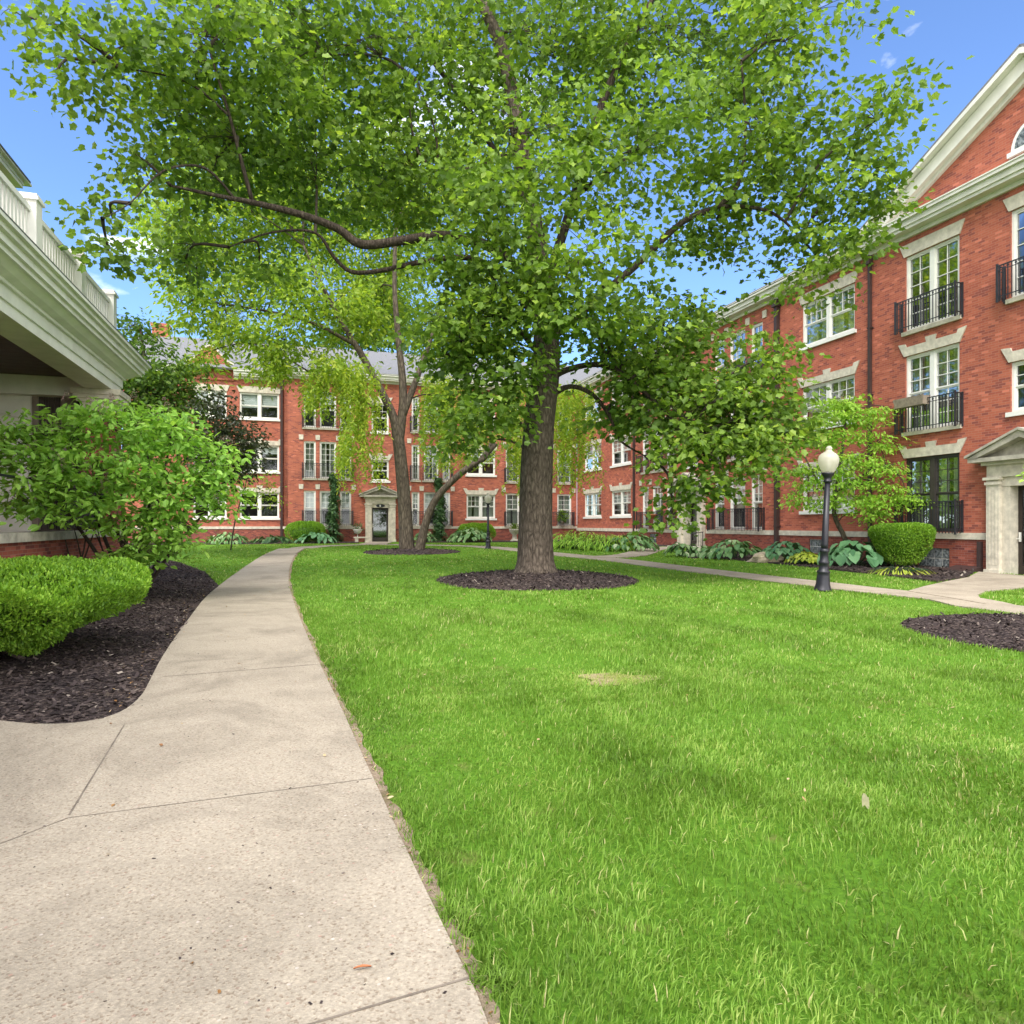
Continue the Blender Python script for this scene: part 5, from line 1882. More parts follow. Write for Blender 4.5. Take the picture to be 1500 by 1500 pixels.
weep = curtains([(530, 545, 722, 24, 30), (482, 530, 622, 24, 30.6), (455, 560, 610, 16, 30.2), (842, 570, 728, 28, 31.2), (690, 590, 690, 20, 33), (765, 640, 740, 12, 33), (640, 560, 700, 20, 32.5), (330, 460, 520, 20, 30), (405, 520, 570, 18, 30.2), (505, 640, 700, 10, 30), (750, 560, 700, 16, 33)], 5)
leaf_loc = dict(tpl='oval', size=0.25, ratio=0.42, cl_n=34, cl_r=0.45, lai=2.8, up=0.6, flat=0.5, droop=0.5, asp=0.7)
tree('honey_locust', 'leaning multi-stemmed tree with weeping yellow-green foliage in front of the far entrance', 'tree', (LTC[0], LTC[1], 0.35), loc_limbs, loc_lobes, M['bark2'], M['leaf_locust'], leaf_loc, (0.03, 0.012, 0.5), 0.02, 14, extra=[weep], seed=21, bare=0.9)

# ---- small layered dogwood in front of the right facade
dog_lobes = [LB(*a) for a in (
    (1235, 588, 38, 14, 23.6, .7), (1205, 612, 48, 12, 23.4, .8), (1262, 612, 45, 12, 23.4, .7), (1180, 648, 32, 14, 23.2, .6), (1225, 640, 60, 14, 23.2, .9), (1285, 645, 38, 12, 23, .6),
    (1250, 672, 65, 13, 23, .9), (1200, 690, 55, 14, 23, .8), (1300, 690, 40, 14, 22.8, .6), (1255, 712, 70, 13, 22.9, .8), (1190, 728, 36, 12, 23, .6), (1230, 735, 55, 12, 22.8, .8),
    (1300, 728, 48, 14, 22.6, .6), (1330, 735, 22, 10, 22.4, .4), (1280, 752, 40, 9, 22.7, .5), (1175, 705, 26, 12, 23.2, .5), (1240, 600, 30, 16, 23.5, .6), (1300, 600, 24, 9, 23.2, .4))]
tree('dogwood_tree', 'small layered bright green dogwood growing before the brick wall beside the near lamp post', 'tree', tuple(gpv(1242, 828) + Vector((0.6, 0.8, 0))),
     [limb((1243, 826, 23.6, .10), (1238, 790, 23.5, .085), (1222, 752, 23.4, .075), (1228, 700, 23.3, .06), (1236, 640, 23.4, .045), (1240, 585, 23.6, .02)), limb((1226, 720, 23.4, .05), (1275, 690, 23, .035), (1310, 680, 22.8, .02)), limb((1226, 740, 23.4, .05), (1195, 700, 23.2, .035), (1175, 660, 23.2, .02))],
     dog_lobes, M['bark2'], M['leaf_dog'], dict(tpl='oval', size=0.135, ratio=0.5, cl_n=26, cl_r=0.22, lai=2.7, up=1.1, flat=0.18, droop=0.5, asp=0.4), (0.016, 0.007, 0.5), seed=31)
# a second dogwood whose trunk stands just outside the right edge, in the near bed
dog2 = [LB(*a) for a in ((1560, 660, 75, 10, 9.6, .5), (1540, 690, 62, 8, 9.3, .45), (1620, 640, 80, 14, 9.6, .6), (1640, 600, 70, 14, 9.6, .6), (1600, 675, 70, 10, 9.4, .5))]
tree('dogwood_tree', 'leafy dogwood branch tips reaching in at the right edge before the near entrance', 'tree', (8.25, 9.6, 0.1),
     [limb((1620, 915, 9.5, .06), (1612, 800, 9.5, .05), (1618, 680, 9.5, .035), (1625, 600, 9.5, .015))], dog2, M['bark2'], M['leaf_dog'],
     dict(tpl='oval', size=0.10, ratio=0.5, cl_n=16, cl_r=0.13, lai=1.5, up=1.0, flat=0.25, droop=0.4, asp=0.4), (0.012, 0.005, 0.5), seed=33)

# ---- trees behind the porch
tree('evergreen_tree', 'dense mid-green tree rising behind the end of the porch cornice', 'tree', (-15.2, 28.5, 0.2),
     [limb((215, 815, 28.5, .22), (218, 700, 28.5, .18), (215, 560, 28.5, .1), (205, 480, 28.5, .03))],
     [LB(*a) for a in ((195, 480, 28, 28, 28.5, 1.4), (205, 530, 45, 35, 28.4, 1.8), (230, 580, 55, 40, 28, 2), (190, 570, 40, 40, 28.2, 1.5), (262, 560, 32, 40, 28.4, 1.5), (255, 620, 55, 40, 28, 2), (200, 630, 50, 50, 28, 2))],
     M['bark2'], M['leaf_mid'], dict(tpl='oval', size=0.2, ratio=0.5, cl_n=26, cl_r=0.34, lai=4.0, up=0.7, flat=0.5, droop=0.35, asp=0.6), (0.04, 0.015, 0.4), seed=41)
tree('crabapple_tree', 'dark purple-green crabapple between the lilac bush and the far brick wall', 'tree', (-13.1, 26.5, 0.16),
     [limb((255, 815, 26.5, .09), (275, 740, 26.5, .07), (318, 670, 26.5, .05), (315, 600, 26.5, .02)), limb((275, 740, 26.5, .05), (350, 690, 26.4, .03), (372, 640, 26.4, .015))],
     [LB(*a) for a in ((318, 600, 30, 28, 26.5, 1.2), (335, 635, 42, 28, 26.4, 1.4), (355, 655, 26, 26, 26.3, 1), (300, 650, 32, 34, 26.4, 1.2), (325, 675, 40, 24, 26.3, 1.2), (350, 690, 26, 16, 26.3, .8))],
     M['twig'], M['leaf_dark'], dict(tpl='oval', size=0.16, ratio=0.5, cl_n=22, cl_r=0.26, lai=3.6, up=0.7, flat=0.6, droop=0.35, asp=0.6), (0.02, 0.009, 0.5), seed=43)
tree('maple_sapling', 'sparse airy olive-green sapling standing before the left windows of the far wall', 'tree', (-12.5, 30.5, 0.22),
     [limb((338, 806, 30.5, .035), (345, 760, 30.5, .028), (362, 700, 30.5, .018), (362, 660, 30.5, .01))],
     [LB(*a) for a in ((370, 695, 42, 14, 30.5, 1), (350, 725, 40, 14, 30.4, 1), (385, 730, 30, 14, 30.4, .8), (345, 690, 24, 14, 30.4, .8))],
     M['twig'], M['leaf_locust'], dict(tpl='oval', size=0.15, ratio=0.45, cl_n=16, cl_r=0.26, lai=0.75, up=0.8, flat=0.4, droop=0.35, asp=0.5), (0.012, 0.007, 0.6), seed=45)
tree('backyard_tree', 'leafy green tree whose crown shows above the grey slate roof at the far end', 'tree', (-14.0, 62.0, 0.3),
     [limb((525, 790, 62, .4), (525, 600, 62, .3), (522, 470, 62, .12))],
     [LB(*a) for a in ((480, 500, 30, 26, 61, 3), (530, 470, 50, 40, 62, 3), (590, 490, 45, 40, 62, 3), (560, 430, 50, 40, 62, 3))],
     M['bark2'], M['leaf_mid'], dict(tpl='oval', size=0.42, ratio=0.55, cl_n=24, cl_r=0.7, lai=3.5, up=0.7, flat=0.5, droop=0.3, asp=0.6), (0.06, 0.03, 0.3), seed=47)


# ------------------------------------------------------------------ shrubs and plants
def bush_pts(c, r, n, g, p=2.6, taper=0.0):
    """points on a rounded box (superellipsoid) with its outward direction"""
    m = min(3.2, max(r[0], r[1]) / r[2])
    u = g.normal(0, 1, (n, 3))
    u[: int(n * 0.6), 2] *= m
    u[: int(n * 0.35), 2] = np.abs(u[: int(n * 0.35), 2])
    u = nrm(u)
    k = (np.sum(np.abs(u) ** p, 1)) ** (-1 / p)
    q = u * k[:, None]
    q[:, :2] *= (1 - taper * (1 - q[:, 2:3]) / 2)
    return np.array(c) + q * np.array(r), nrm(q / np.array(r))


def clipped(name, label, cat, c, r, n, size, leafm, p=3.0, seed=1, lump=0.05, stem=None, group=None, zmin=0.1, taper=0.0):
    """sheared shrub: woody stems inside, a shell of small leaves several layers deep"""
    g = np.random.default_rng(seed)
    base = (c[0], c[1], float(zg(c[1])))
    t = empty(name, base, label, cat, group)
    pos, nor = bush_pts(c, r, n, g, p, taper)
    k2 = int(n * 0.4)
    xy = g.uniform(-1, 1, (k2 * 2, 2))
    xy = xy[np.sum(np.abs(xy) ** p, 1) < 0.97][:k2]
    zz = (1 - np.sum(np.abs(xy) ** p, 1)) ** (1 / p)
    top = np.column_stack([xy * (1 - taper * (1 - zz[:, None]) / 2), zz])
    pos = np.concatenate([pos, np.array(c) + top * np.array(r)])
    nor = np.concatenate([nor, nrm(np.column_stack([xy * 0.3, np.ones(len(xy))]))])
    n = len(pos)
    depth = np.abs(g.normal(0, 0.055, n)) * 1.0
    lum = lump * (np.sin(pos[:, 0] * 7 + pos[:, 2] * 5) + np.sin(pos[:, 1] * 8 - pos[:, 0] * 3) + np.sin(pos[:, 2] * 11 + pos[:, 1] * 4)) / 2
    pos = pos + nor * (lum - depth + 0.02)[:, None]
    k = pos[:, 2] > base[2] + zmin + 0.08 * np.sin(pos[:, 0] * 9 + pos[:, 1] * 7)
    pos, nor, depth = pos[k], nor[k], depth[k]
    m = len(pos)
    ax = nor * 0.8 + g.normal(0, 0.55, (m, 3)) + np.array([0, 0, 0.35])
    nn = g.normal(0, 0.7, (m, 3)) + nor * 0.8 + np.array([0, 0, 0.5])
    L = size * g.uniform(0.6, 1.35, m)
    rnd = np.clip(0.5 + g.normal(0, 0.2, m) + 0.12 * np.sin(pos[:, 0] * 3.1) * np.sin(pos[:, 1] * 2.7), 0, 1)
    np_mesh('foliage', [(*scatter_data('oval', pos, ax, nn, L, L * 0.42), rnd, 0)], leafm, t)
    mb = MB()
    rr = random.Random(seed)
    for i in range(stem or 9):
        a = Vector((c[0] + rr.uniform(-.3, .3) * r[0], c[1] + rr.uniform(-.3, .3) * r[1], base[2]))
        b = Vector((c[0] + rr.uniform(-.75, .75) * r[0], c[1] + rr.uniform(-.75, .75) * r[1], c[2] + rr.uniform(0, .5) * r[2]))
        mb.tube([a, a.lerp(b, .5) + Vector((0, 0, .1)), b], [.025, .018, .008], 5, 0, 3)
    # dense twiggy core that keeps daylight from passing straight through
    pc, nc = bush_pts(c, [v * 0.80 for v in r], 420, g, p, taper)
    for a, n_ in zip(pc, nc):
        if a[2] > base[2] + zmin + 0.12:
            s0 = Vector(a) - Vector(n_) * 0.25
            mb.tube([s0, Vector(a) + Vector((rr.uniform(-.1, .1), rr.uniform(-.1, .1), rr.uniform(-.05, .1)))], [.009, .004], 3, 0, 1, cap=False)
    rings = []
    for i in range(9):
        ph = -math.pi / 2 + math.pi * i / 8
        ring = []
        for j in range(18):
            th = 2 * math.pi * j / 18
            u = np.array([math.cos(ph) * math.cos(th), math.cos(ph) * math.sin(th), math.sin(ph)])
            kk = (np.sum(np.abs(u) ** p) + 1e-9) ** (-1 / p)
            qq = u * kk
            qq[:2] *= 1 - taper * (1 - qq[2]) / 2
            v = np.array(c) + qq * np.array(r) * 0.78
            v[2] = max(v[2], base[2] + zmin + 0.1)
            ring.append(tuple(v))
        rings.append(ring)
    mb.grid(rings, 1, True, True)
    mb.build('stems', [M['twig'], leafm], t)
    return t


clipped('clipped_hedge', 'low wide clipped yew hedge with flat bright green top beside the near path', 'hedge', (-5.9, 7.55, 0.56), (1.98, 2.1, 0.44), 110000, 0.045, M['leaf_hedge'], 2.6, 51, 0.085, zmin=0.10, taper=0.66)
cb = gpv(1326, 838)
clipped('clipped_shrub', 'flat-topped clipped green shrub against the wall under the near balconies', 'shrub', (12.5, 21.9, 0.86), (1.0, 0.75, 0.62), 18000, 0.055, M['leaf_hedge'], 4.0, 52, 0.03, taper=0.5, group='clipped shrubs along the walls', zmin=0.12)
q = FB_.p(tB(447), 1.6, 0)
clipped('clipped_shrub', 'round clipped dark green shrub left of the far ivy column', 'shrub', (q.x, q.y, 0.98), (1.2, 0.8, 0.62), 7000, 0.09, M['leaf_hedge'], 2.8, 53, 0.04, group='clipped shrubs along the walls', zmin=0.1)
q = FB_.p(tB(690), 1.5, 0)
clipped('clipped_shrub', 'round clipped green shrub under the far pair of windows behind the lamp', 'shrub', (q.x, q.y, 0.9), (1.25, 0.8, 0.6), 7000, 0.09, M['leaf_hedge'], 2.6, 54, 0.05, group='clipped shrubs along the walls', zmin=0.1)

# ---- lilac
lil = empty('lilac_bush', (-7.7, 14.3, ZL(-7.7, 14.3)), 'big spreading lilac bush with light green leaves and faded brown flower heads before the porch', 'bush')
lil_lobes = [LB(*a) for a in (
    (70, 640, 80, 42, 12.6, .8), (170, 620, 75, 38, 13, .9), (250, 640, 62, 40, 13.4, .9), (300, 680, 50, 40, 13.6, .8), (60, 700, 80, 45, 12.4, .8), (150, 690, 85, 45, 12.7, .9),
    (225, 710, 75, 42, 13, .9), (290, 735, 48, 30, 13.4, .7), (120, 745, 70, 25, 12.5, .7), (215, 765, 70, 30, 13, .7), (30, 735, 45, 22, 12.3, .6), (265, 775, 40, 30, 13.5, .6), (320, 720, 26, 30, 13.6, .5), (10, 660, 40, 40, 12.3, .6), (120, 600, 35, 18, 13, .5), (205, 800, 42, 26, 13.3, .5))]
leaf_l = dict(tpl='oval', size=0.15, ratio=0.48, cl_n=20, cl_r=0.18, lai=3.3, up=0.95, flat=0.36, droop=0.3, asp=0.45, tone_sd=0.16)
parts, cen = lobes_leaves(lil_lobes, seed=61, **leaf_l)
mb = MB()
lil_l = []
for (bx, tx, ty, d) in ((205, 300, 690, 13.8), (198, 250, 650, 13.8), (190, 180, 640, 13.8), (186, 110, 680, 13.4), (180, 60, 700, 13.0), (210, 320, 730, 13.9), (200, 230, 700, 13.4), (193, 150, 730, 13.2)):
    b0 = W(bx, 838, 14.2)
    b0.z = ZL(b0.x, b0.y) - 0.02
    e = W(tx, ty, d)
    m_ = b0.lerp(e, 0.45) + Vector((random.uniform(-.1, .1), 0, 0.12))
    lil_l.append([(*b0, 0.045), (*m_, 0.035), (*e, 0.014)])
allp = skel(mb, lil_l, 6, keep=True)
for i in range(8):
    b0 = W(random.uniform(95, 180), 832, 14.0)
    b0.z = ZL(b0.x, b0.y)
    e = W(random.uniform(90, 200), random.uniform(750, 780), 13.6)
    mb.tube([b0, b0.lerp(e, 0.5) + Vector((random.uniform(-.15, .15), 0, .1)), e], [.02, .016, .008], 5, 0, 3)
twigs(mb, lil_lobes, cen, allp, 0.016, 0.008, 0.5, 62, 0)
mb.build('stems', M['twig'], lil)
np_mesh('foliage', parts, M['leaf_lilac'], lil)
# faded panicles: cones of tiny florets
g = np.random.default_rng(63)
P, A, NN = [], [], []
tops = np.concatenate(cen)
pick = tops[g.choice(len(tops), 60, replace=False)]
for p in pick:
    ax0 = np.array([g.normal(0, .25), g.normal(-.1, .2), 1.0])
    ax0 /= np.linalg.norm(ax0)
    t = g.random(46)
    rad = 0.05 * (1 - t) + 0.008
    th = g.uniform(0, 6.28, 46)
    b1 = np.cross(ax0, [1, 0, 0])
    b1 /= np.linalg.norm(b1)
    b2 = np.cross(ax0, b1)
    P.append(p + np.array([0, -0.1, 0.12]) + ax0 * (t * 0.22)[:, None] + (np.cos(th)[:, None] * b1 + np.sin(th)[:, None] * b2) * rad[:, None])
    A.append(np.cos(th)[:, None] * b1 + np.sin(th)[:, None] * b2 + ax0 * 0.5)
P, A = np.concatenate(P), np.concatenate(A)
np_mesh('faded_flowers', [(*scatter_data('quad', P, A, g.normal(0, 1, (len(P), 3)), np.full(len(P), .03), np.full(len(P), .014)), np.full(len(P), .5), 0)], M['bloom'], lil)


def rosette(name, label, cat, loc, rad, h, n, size, ratio, leafm, seed, group=None, spread=1.0, strap=False):
    """a clump of arching basal leaves, each on its own stalk"""
    g = np.random.default_rng(seed)
    t = empty(name, loc, label, cat, group)
    th = g.uniform(0, 6.28, n)
    r = np.sqrt(g.random(n)) * rad
    z = h * (1 - 0.75 * (r / rad) ** 2) * g.uniform(0.75, 1.0, n)
    pos = np.stack([loc[0] + r * np.cos(th) * spread, loc[1] + r * np.sin(th), loc[2] + z], 1)
    ax = np.stack([np.cos(th) + g.normal(0, .3, n), np.sin(th) + g.normal(0, .3, n), -0.25 - 0.9 * (r / rad) + g.normal(0, .2, n)], 1)
    nor = np.stack([np.cos(th) * 0.45 + g.normal(0, .2, n), np.sin(th) * 0.45 + g.normal(0, .2, n), np.ones(n)], 1)
    L = size * g.uniform(0.7, 1.25, n)
    np_mesh('leaves', [(*scatter_data('hosta' if not strap else 'oval', pos, ax, nor, L, L * ratio), np.clip(g.normal(0.5, 0.25, n), 0, 1), 0)], leafm, t, smooth=True)
    mb = MB()
    for i in range(0, n, max(1, n // 40)):
        a = Vector(loc) + Vector((0.2 * r[i] * math.cos(th[i]), 0.2 * r[i] * math.sin(th[i]), -0.02))
        e = Vector(pos[i])
        mb.tube([a, a.lerp(e, 0.6) + Vector((0, 0, 0.08)), e], [.008, .007, .005], 4, 0, 2, cap=False)
    mb.build('stalks', M['leaf_ivy'], t)
    return t


GH_ = 'hostas along the brick walls'


def on(px, py):
    v = gpv(px, py)
    v.z += 0.05
    return tuple(v)


rosette('hosta', 'large blue-green hosta behind the lamp post beside the clipped shrub', 'plant', on(1250, 830), 0.95, 0.85, 110, 0.37, 0.85, M['leaf_hosta'], 71, GH_, 1.15)
rosette('hosta', 'medium blue-green hosta behind the yellow plant, left of the lamp post', 'plant', on(1152, 824), 0.75, 0.75, 130, 0.26, 0.75, M['leaf_hosta'], 72, GH_, 1.3)
rosette('heuchera', 'chartreuse yellow mounded plant just left of the lamp post base', 'plant', on(1180, 828), 0.62, 0.42, 260, 0.125, 0.9, M['leaf_yellow'], 73)
rosette('hosta', 'wide pale-edged hosta mound left of the tan boulder', 'plant', on(1075, 819), 0.95, 0.75, 150, 0.30, 0.6, M['leaf_varieg'], 74, GH_, 1.25)
rosette('hosta', 'small pale-edged hosta at the foot of the entrance numbered 11', 'plant', on(1028, 816.5), 0.55, 0.45, 70, 0.26, 0.6, M['leaf_varieg'], 75, GH_, 1.3)
rosette('hosta', 'light green hosta directly before the pilaster of the entrance numbered 11', 'plant', on(1000, 815.5), 0.65, 0.55, 80, 0.26, 0.6, M['leaf_varieg'], 76, GH_, 1.2)
rosette('hosta', 'white-edged hosta mound at the right end of the daylily row', 'plant', on(925, 807.5), 1.0, 0.85, 170, 0.30, 0.6, M['leaf_varieg'], 77, GH_, 1.25)
q = FB_.p(tB(676), 2.5, 0.34)
rosette('hosta', 'large white-edged hosta mound by the far wall left of the far lamp', 'plant', tuple(q), 1.15, 1.0, 190, 0.34, 0.6, M['leaf_varieg'], 78, GH_, 1.2)
q = FB_.p(tB(462), 2.4, 0.34)
rosette('hosta', 'low green hosta in front of the far round shrub', 'plant', tuple(q), 0.85, 0.7, 120, 0.34, 0.6, M['leaf_hosta'], 79, GH_, 1.4)
q = FB_.p(tB(340), 2.4, 0.34)
rosette('hosta', 'spiky pale green hosta at the far left beside the path end', 'plant', tuple(q), 0.9, 0.75, 130, 0.36, 0.45, M['leaf_varieg'], 80, GH_, 1.3)
q = FB_.p(tB(400), 2.2, 0.34)
rosette('hosta', 'low dark green hosta left of the far downspout', 'plant', tuple(q), 0.9, 0.5, 110, 0.32, 0.6, M['leaf_ivy'], 81, GH_, 1.5)
q = FB_.p(tB(615), 2.0, 0.34)
rosette('hosta', 'small green hosta behind the leaning stem of the far tree', 'plant', tuple(q), 0.7, 0.75, 100, 0.3, 0.55, M['leaf_varieg'], 82, GH_, 1.0)
for i, (px, py, h) in enumerate(((822, 803.5, .85), (843, 804.5, .95), (865, 805.5, .9), (887, 806.5, .85), (905, 806.8, .75))):
    rosette('daylily_clump', ['bright green daylily clump at the left end of the row beside the big trunk', 'second bright green daylily clump from the big trunk', 'middle clump of the bright green daylily row', 'fourth bright green daylily clump from the big trunk', 'lowest daylily clump next to the white-edged hosta'][i], 'plant', on(px, py), 0.85, h, 190, 0.42, 0.13, M['leaf_dog'], 90 + i, 'daylilies in the row at the corner', 1.15, True)
rosette('daylily_clump', 'sprawling yellowed daylily leaves on the mulch in front of the clipped shrub', 'plant', on(1318, 842), 0.62, 0.2, 90, 0.5, 0.1, M['leaf_yellow'], 97, 'daylilies in the row at the corner', 1.6, True)
q = FB_.p(tB(775), 2.0, 0.34)
rosette('daylily_clump', 'bright lime daylily clump beside the stone urn', 'plant', tuple(q), 0.75, 0.95, 150, 0.42, 0.16, M['leaf_yellow'], 98, 'daylilies in the row at the corner', 1.0, True)


def ivy(label, t, out, z1, w, seed):
    g = np.random.default_rng(seed)
    b = FB_.p(t, out, 0.3)
    e = empty('ivy_column', tuple(b), label, 'climber', 'ivy columns on the far wall')
    n = 3600
    z = g.random(n)
    wob = 0.07 * np.sin(z * 7 + seed) * (0.3 + z)
    th = g.uniform(0, 6.28, n)
    rr = w * (1.3 - 0.75 * z) * (0.85 + 0.35 * np.sin(z * 23 + 2 * th) + 0.3 * np.sin(z * 51 + 3 * th + seed)) * (0.4 + 0.6 * g.random(n)) + np.abs(g.normal(0, 0.05, n))
    pos = np.stack([b.x + wob + rr * np.cos(th), b.y + rr * np.sin(th) * 0.7, 0.3 + z * (z1 - 0.3)], 1)
    ax = np.stack([np.cos(th), np.sin(th), -0.9 + g.normal(0, .4, n)], 1)
    nor = np.stack([np.cos(th), np.sin(th), 0.4 + g.normal(0, .4, n)], 1)
    L = g.uniform(0.08, 0.16, n)
    np_mesh('foliage', [(*scatter_data('broad', pos, ax, nor, L, L * 0.9), np.clip(g.normal(0.5, .25, n), 0, 1), 0)], M['leaf_ivy'], e)
    mb = MB()
    mb.tube([b, b + Vector((0.1, 0, 1.4)), b + Vector((-0.05, 0, z1 - 0.6))], [.09, .08, .06], 8, 0, 4)
    mb.build('post', M['twig'], e)


ivy('dark ivy column climbing before the triple windows left of the far entrance', tB(488), 0.75, 4.85, 0.36, 3)
ivy('dark ivy column climbing the far wall behind the leaning tree stem', tB(641), 0.75, 4.7, 0.34, 4)


# ------------------------------------------------------------------ street furniture and small things
def lamp(loc, scale, tilt, label, first=None):
    if first is None:
        t = empty('street_lamp', (0, 0, 0), label, 'street lamp', 'black globe lamps on the lawn')
        mb = MB()
        mb.lathe((0, 0, 0), [(.19, 0), (.19, .03), (.18, .05), (.165, .10), (.148, .16), (.135, .34), (.128, .40), (.14, .42), (.14, .45), (.105, .48), (.098, .60), (.118, .62), (.118, .66), (.09, .70), (.083, .86), (.102, .88), (.102, .92), (.078, .96)], 24)
        mb.build('base', M['lamp_black'], t)
        mb = MB()
        rings = []
        for r, z in ((.070, .955), (.069, 1.05), (.055, 2.44)):
            rings.append([Vector((r * (1 + 0.06 * (j % 2)) * math.cos(2 * math.pi * j / 24), r * (1 + 0.06 * (j % 2)) * math.sin(2 * math.pi * j / 24), z)) for j in range(24)])
        mb.grid(rings)
        mb.build('post', M['lamp_black'], t)
        mb = MB()
        mb.lathe((0, 0, 0), [(.064, 2.43), (.09, 2.45), (.09, 2.48), (.07, 2.50), (.085, 2.56), (.12, 2.60), (.135, 2.63), (.135, 2.655)], 24)
        mb.build('collar', M['lamp_black'], t)
        mb = MB()
        mb.lathe((0, 0, 0), [(.105, 2.64), (.142, 2.70), (.185, 2.79), (.216, 2.89), (.222, 2.96), (.198, 3.04), (.15, 3.09), (.09, 3.115)], 28)
        mb.build('globe', M['globe'], t)
        mb = MB()
        mb.lathe((0, 0, 0), [(.115, 3.095), (.115, 3.12), (.07, 3.14), (.06, 3.18), (.075, 3.20), (.06, 3.23), (.02, 3.26)], 20)
        mb.build('finial', M['globe'], t)
        mb = MB()
        mb.lathe((0, 0, 0), [(.035, 2.63), (.04, 2.8), (.055, 2.86), (.03, 2.95)], 12)
        mb.build('bulb', M['white'], t)
    else:
        t = first.copy()
        col.objects.link(t)
        for ch in first.children:
            c = ch.copy()
            col.objects.link(c)
            c.parent = t
        t['label'] = label
    t.location = loc
    t.scale = (scale,) * 3
    t.rotation_euler = (0, tilt, 0)
    return t


l1 = lamp(gpv(1205, 866), 1.0, R(2.6), 'slightly leaning black lamp post with pale acorn globe at the edge of the right walk')
q = gpv(715, 804)
lamp(q, 0.86, 0.0, 'distant upright black lamp post with globe before the far brick wall', l1)

rk = MB()
c = Vector(on(1122, 824))
g = random.Random(5)
rings = []
for i in range(7):
    ph = math.pi / 2 * i / 6
    ring = []
    for j in range(14):
        th = 2 * math.pi * j / 14
        k = 1 + 0.13 * math.sin(3 * th + i) + 0.08 * math.sin(5 * th - i * 2)
        ring.append(c + Vector((0.62 * math.cos(ph) ** 0.8 * math.cos(th) * k, 0.4 * math.cos(ph) ** 0.8 * math.sin(th) * k, -0.03 + 0.34 * math.sin(ph) * (1 + 0.15 * math.sin(2 * th)))))
    rings.append(ring)
rk.grid(rings, smooth=False)
tag(rk.build('boulder', M['rock'], loc=tuple(c)), 'low tan boulder on the mulch between two hostas', 'rock')

# stone urn
q = FB_.p(tB(738), 2.6, 0.34)
u = empty('stone_urn', tuple(q), 'grey stone pedestal urn with a small green plant near the far lamp', 'planter')
mb = MB()
mb.lathe(q, [(.30, 0), (.30, .08), (.22, .12), (.16, .22), (.14, .42), (.2, .5), (.33, .62), (.38, .78), (.4, .82), (.36, .84), (.3, .8)], 20)
mb.build('urn', M['stone_grey'], u)
g = np.random.default_rng(8)
n = 160
d = nrm(g.normal(0, 1, (n, 3)) + np.array([0, 0, .8]))
np_mesh('foliage', [(*scatter_data('oval', np.array(q) + np.array([0, 0, .82]) + d * g.uniform(.05, .34, (n, 1)), d, g.normal(0, 1, (n, 3)), np.full(n, .16), np.full(n, .06)), g.random(n), 0)], M['leaf_mid'], u)

# planter on the second-floor balcony
pb_ = empty('planter_box', tuple(FR.p(3.2, 0.38, 5.35)), 'empty weathered wooden planter hooked over the middle balcony rail', 'planter')
mb = MB()
Fx = Frame(FR.p(2.86, 0.25, 0).xy, FR.u, FR.n)
for (o0, o1, o2, o3) in ((0, .03, -.03, 0.0), (.23, .26, .26, .29)):
    P8 = [Fx.p(s, o, z) for s, o, z in ((0, o0, 5.36), (1.05, o0, 5.36), (1.05, o1, 5.36), (0, o1, 5.36), (-.06, o2, 5.66), (1.11, o2, 5.66), (1.11, o3, 5.66), (-.06, o3, 5.66))]
    for f in ((0, 3, 2, 1), (4, 5, 6, 7), (0, 1, 5, 4), (1, 2, 6, 5), (2, 3, 7, 6), (3, 0, 4, 7)):
        mb.face([P8[i] for i in f])
box(mb, Fx, 0.0, 1.05, .03, .23, 5.36, 5.39)
box(mb, Fx, -.03, 0.0, 0.0, .26, 5.36, 5.64)
box(mb, Fx, 1.05, 1.08, 0.0, .26, 5.36, 5.64)
mb.build('trough', M['plank'], pb_)
mb = MB()
box(mb, Fx, .02, 1.03, .035, .225, 5.39, 5.58)
mb.build('soil', M['mulch'], pb_)

# dark planter with yellow flowers, top floor of the bay
q = FR.p(tC + 1.8, 0.47, 8.55)
pf = empty('planter_box', tuple(q), 'dark planter with yellow flowers on the top balcony rail of the bay', 'planter')
mb = MB()
box(mb, FR, tC + 1.1, tC + 2.6, .36, .60, 8.62, 8.88)
mb.build('trough', M['iron'], pf)
n = 220
g = np.random.default_rng(9)
pos = np.array([tuple(FR.p(tC + 1.1 + 1.5 * g.random(), .36 + .3 * g.random(), 8.3 + .62 * g.random())) for _ in range(n)])
np_mesh('foliage', [(*scatter_data('quad', pos[:70], g.normal(0, 1, (70, 3)), g.normal(0, 1, (70, 3)), np.full(70, .1), np.full(70, .09)), g.random(70), 0), (*scatter_data('oval', pos[70:], g.normal(0, 1, (150, 3)), g.normal(0, 1, (150, 3)), np.full(150, .13), np.full(150, .06)), g.random(150), 1)], [M['bloom_yellow'], M['leaf_mid']], pf)

# terracotta bowl on the bay balcony
q = FR.p(tD + 1.75, 0.48, 1.95)
tb_ = empty('flower_bowl', tuple(q), 'orange terracotta bowl hung on the ground-floor balcony left of entrance 11', 'planter')
mb = MB()
mb.lathe(q, [(.10, -.14), (.24, -.08), (.36, .06), (.40, .10), (.36, .11), (.3, .06)], 18)
mb.build('bowl', M['terracotta'], tb_)
n = 60
d = nrm(g.normal(0, 1, (n, 3)) + np.array([0, 0, .9]))
np_mesh('foliage', [(*scatter_data('oval', np.array(q) + np.array([0, 0, .06]) + d * g.uniform(.05, .2, (n, 1)), d, g.normal(0, 1, (n, 3)), np.full(n, .13), np.full(n, .05)), g.random(n), 0)], M['leaf_mid'], tb_)

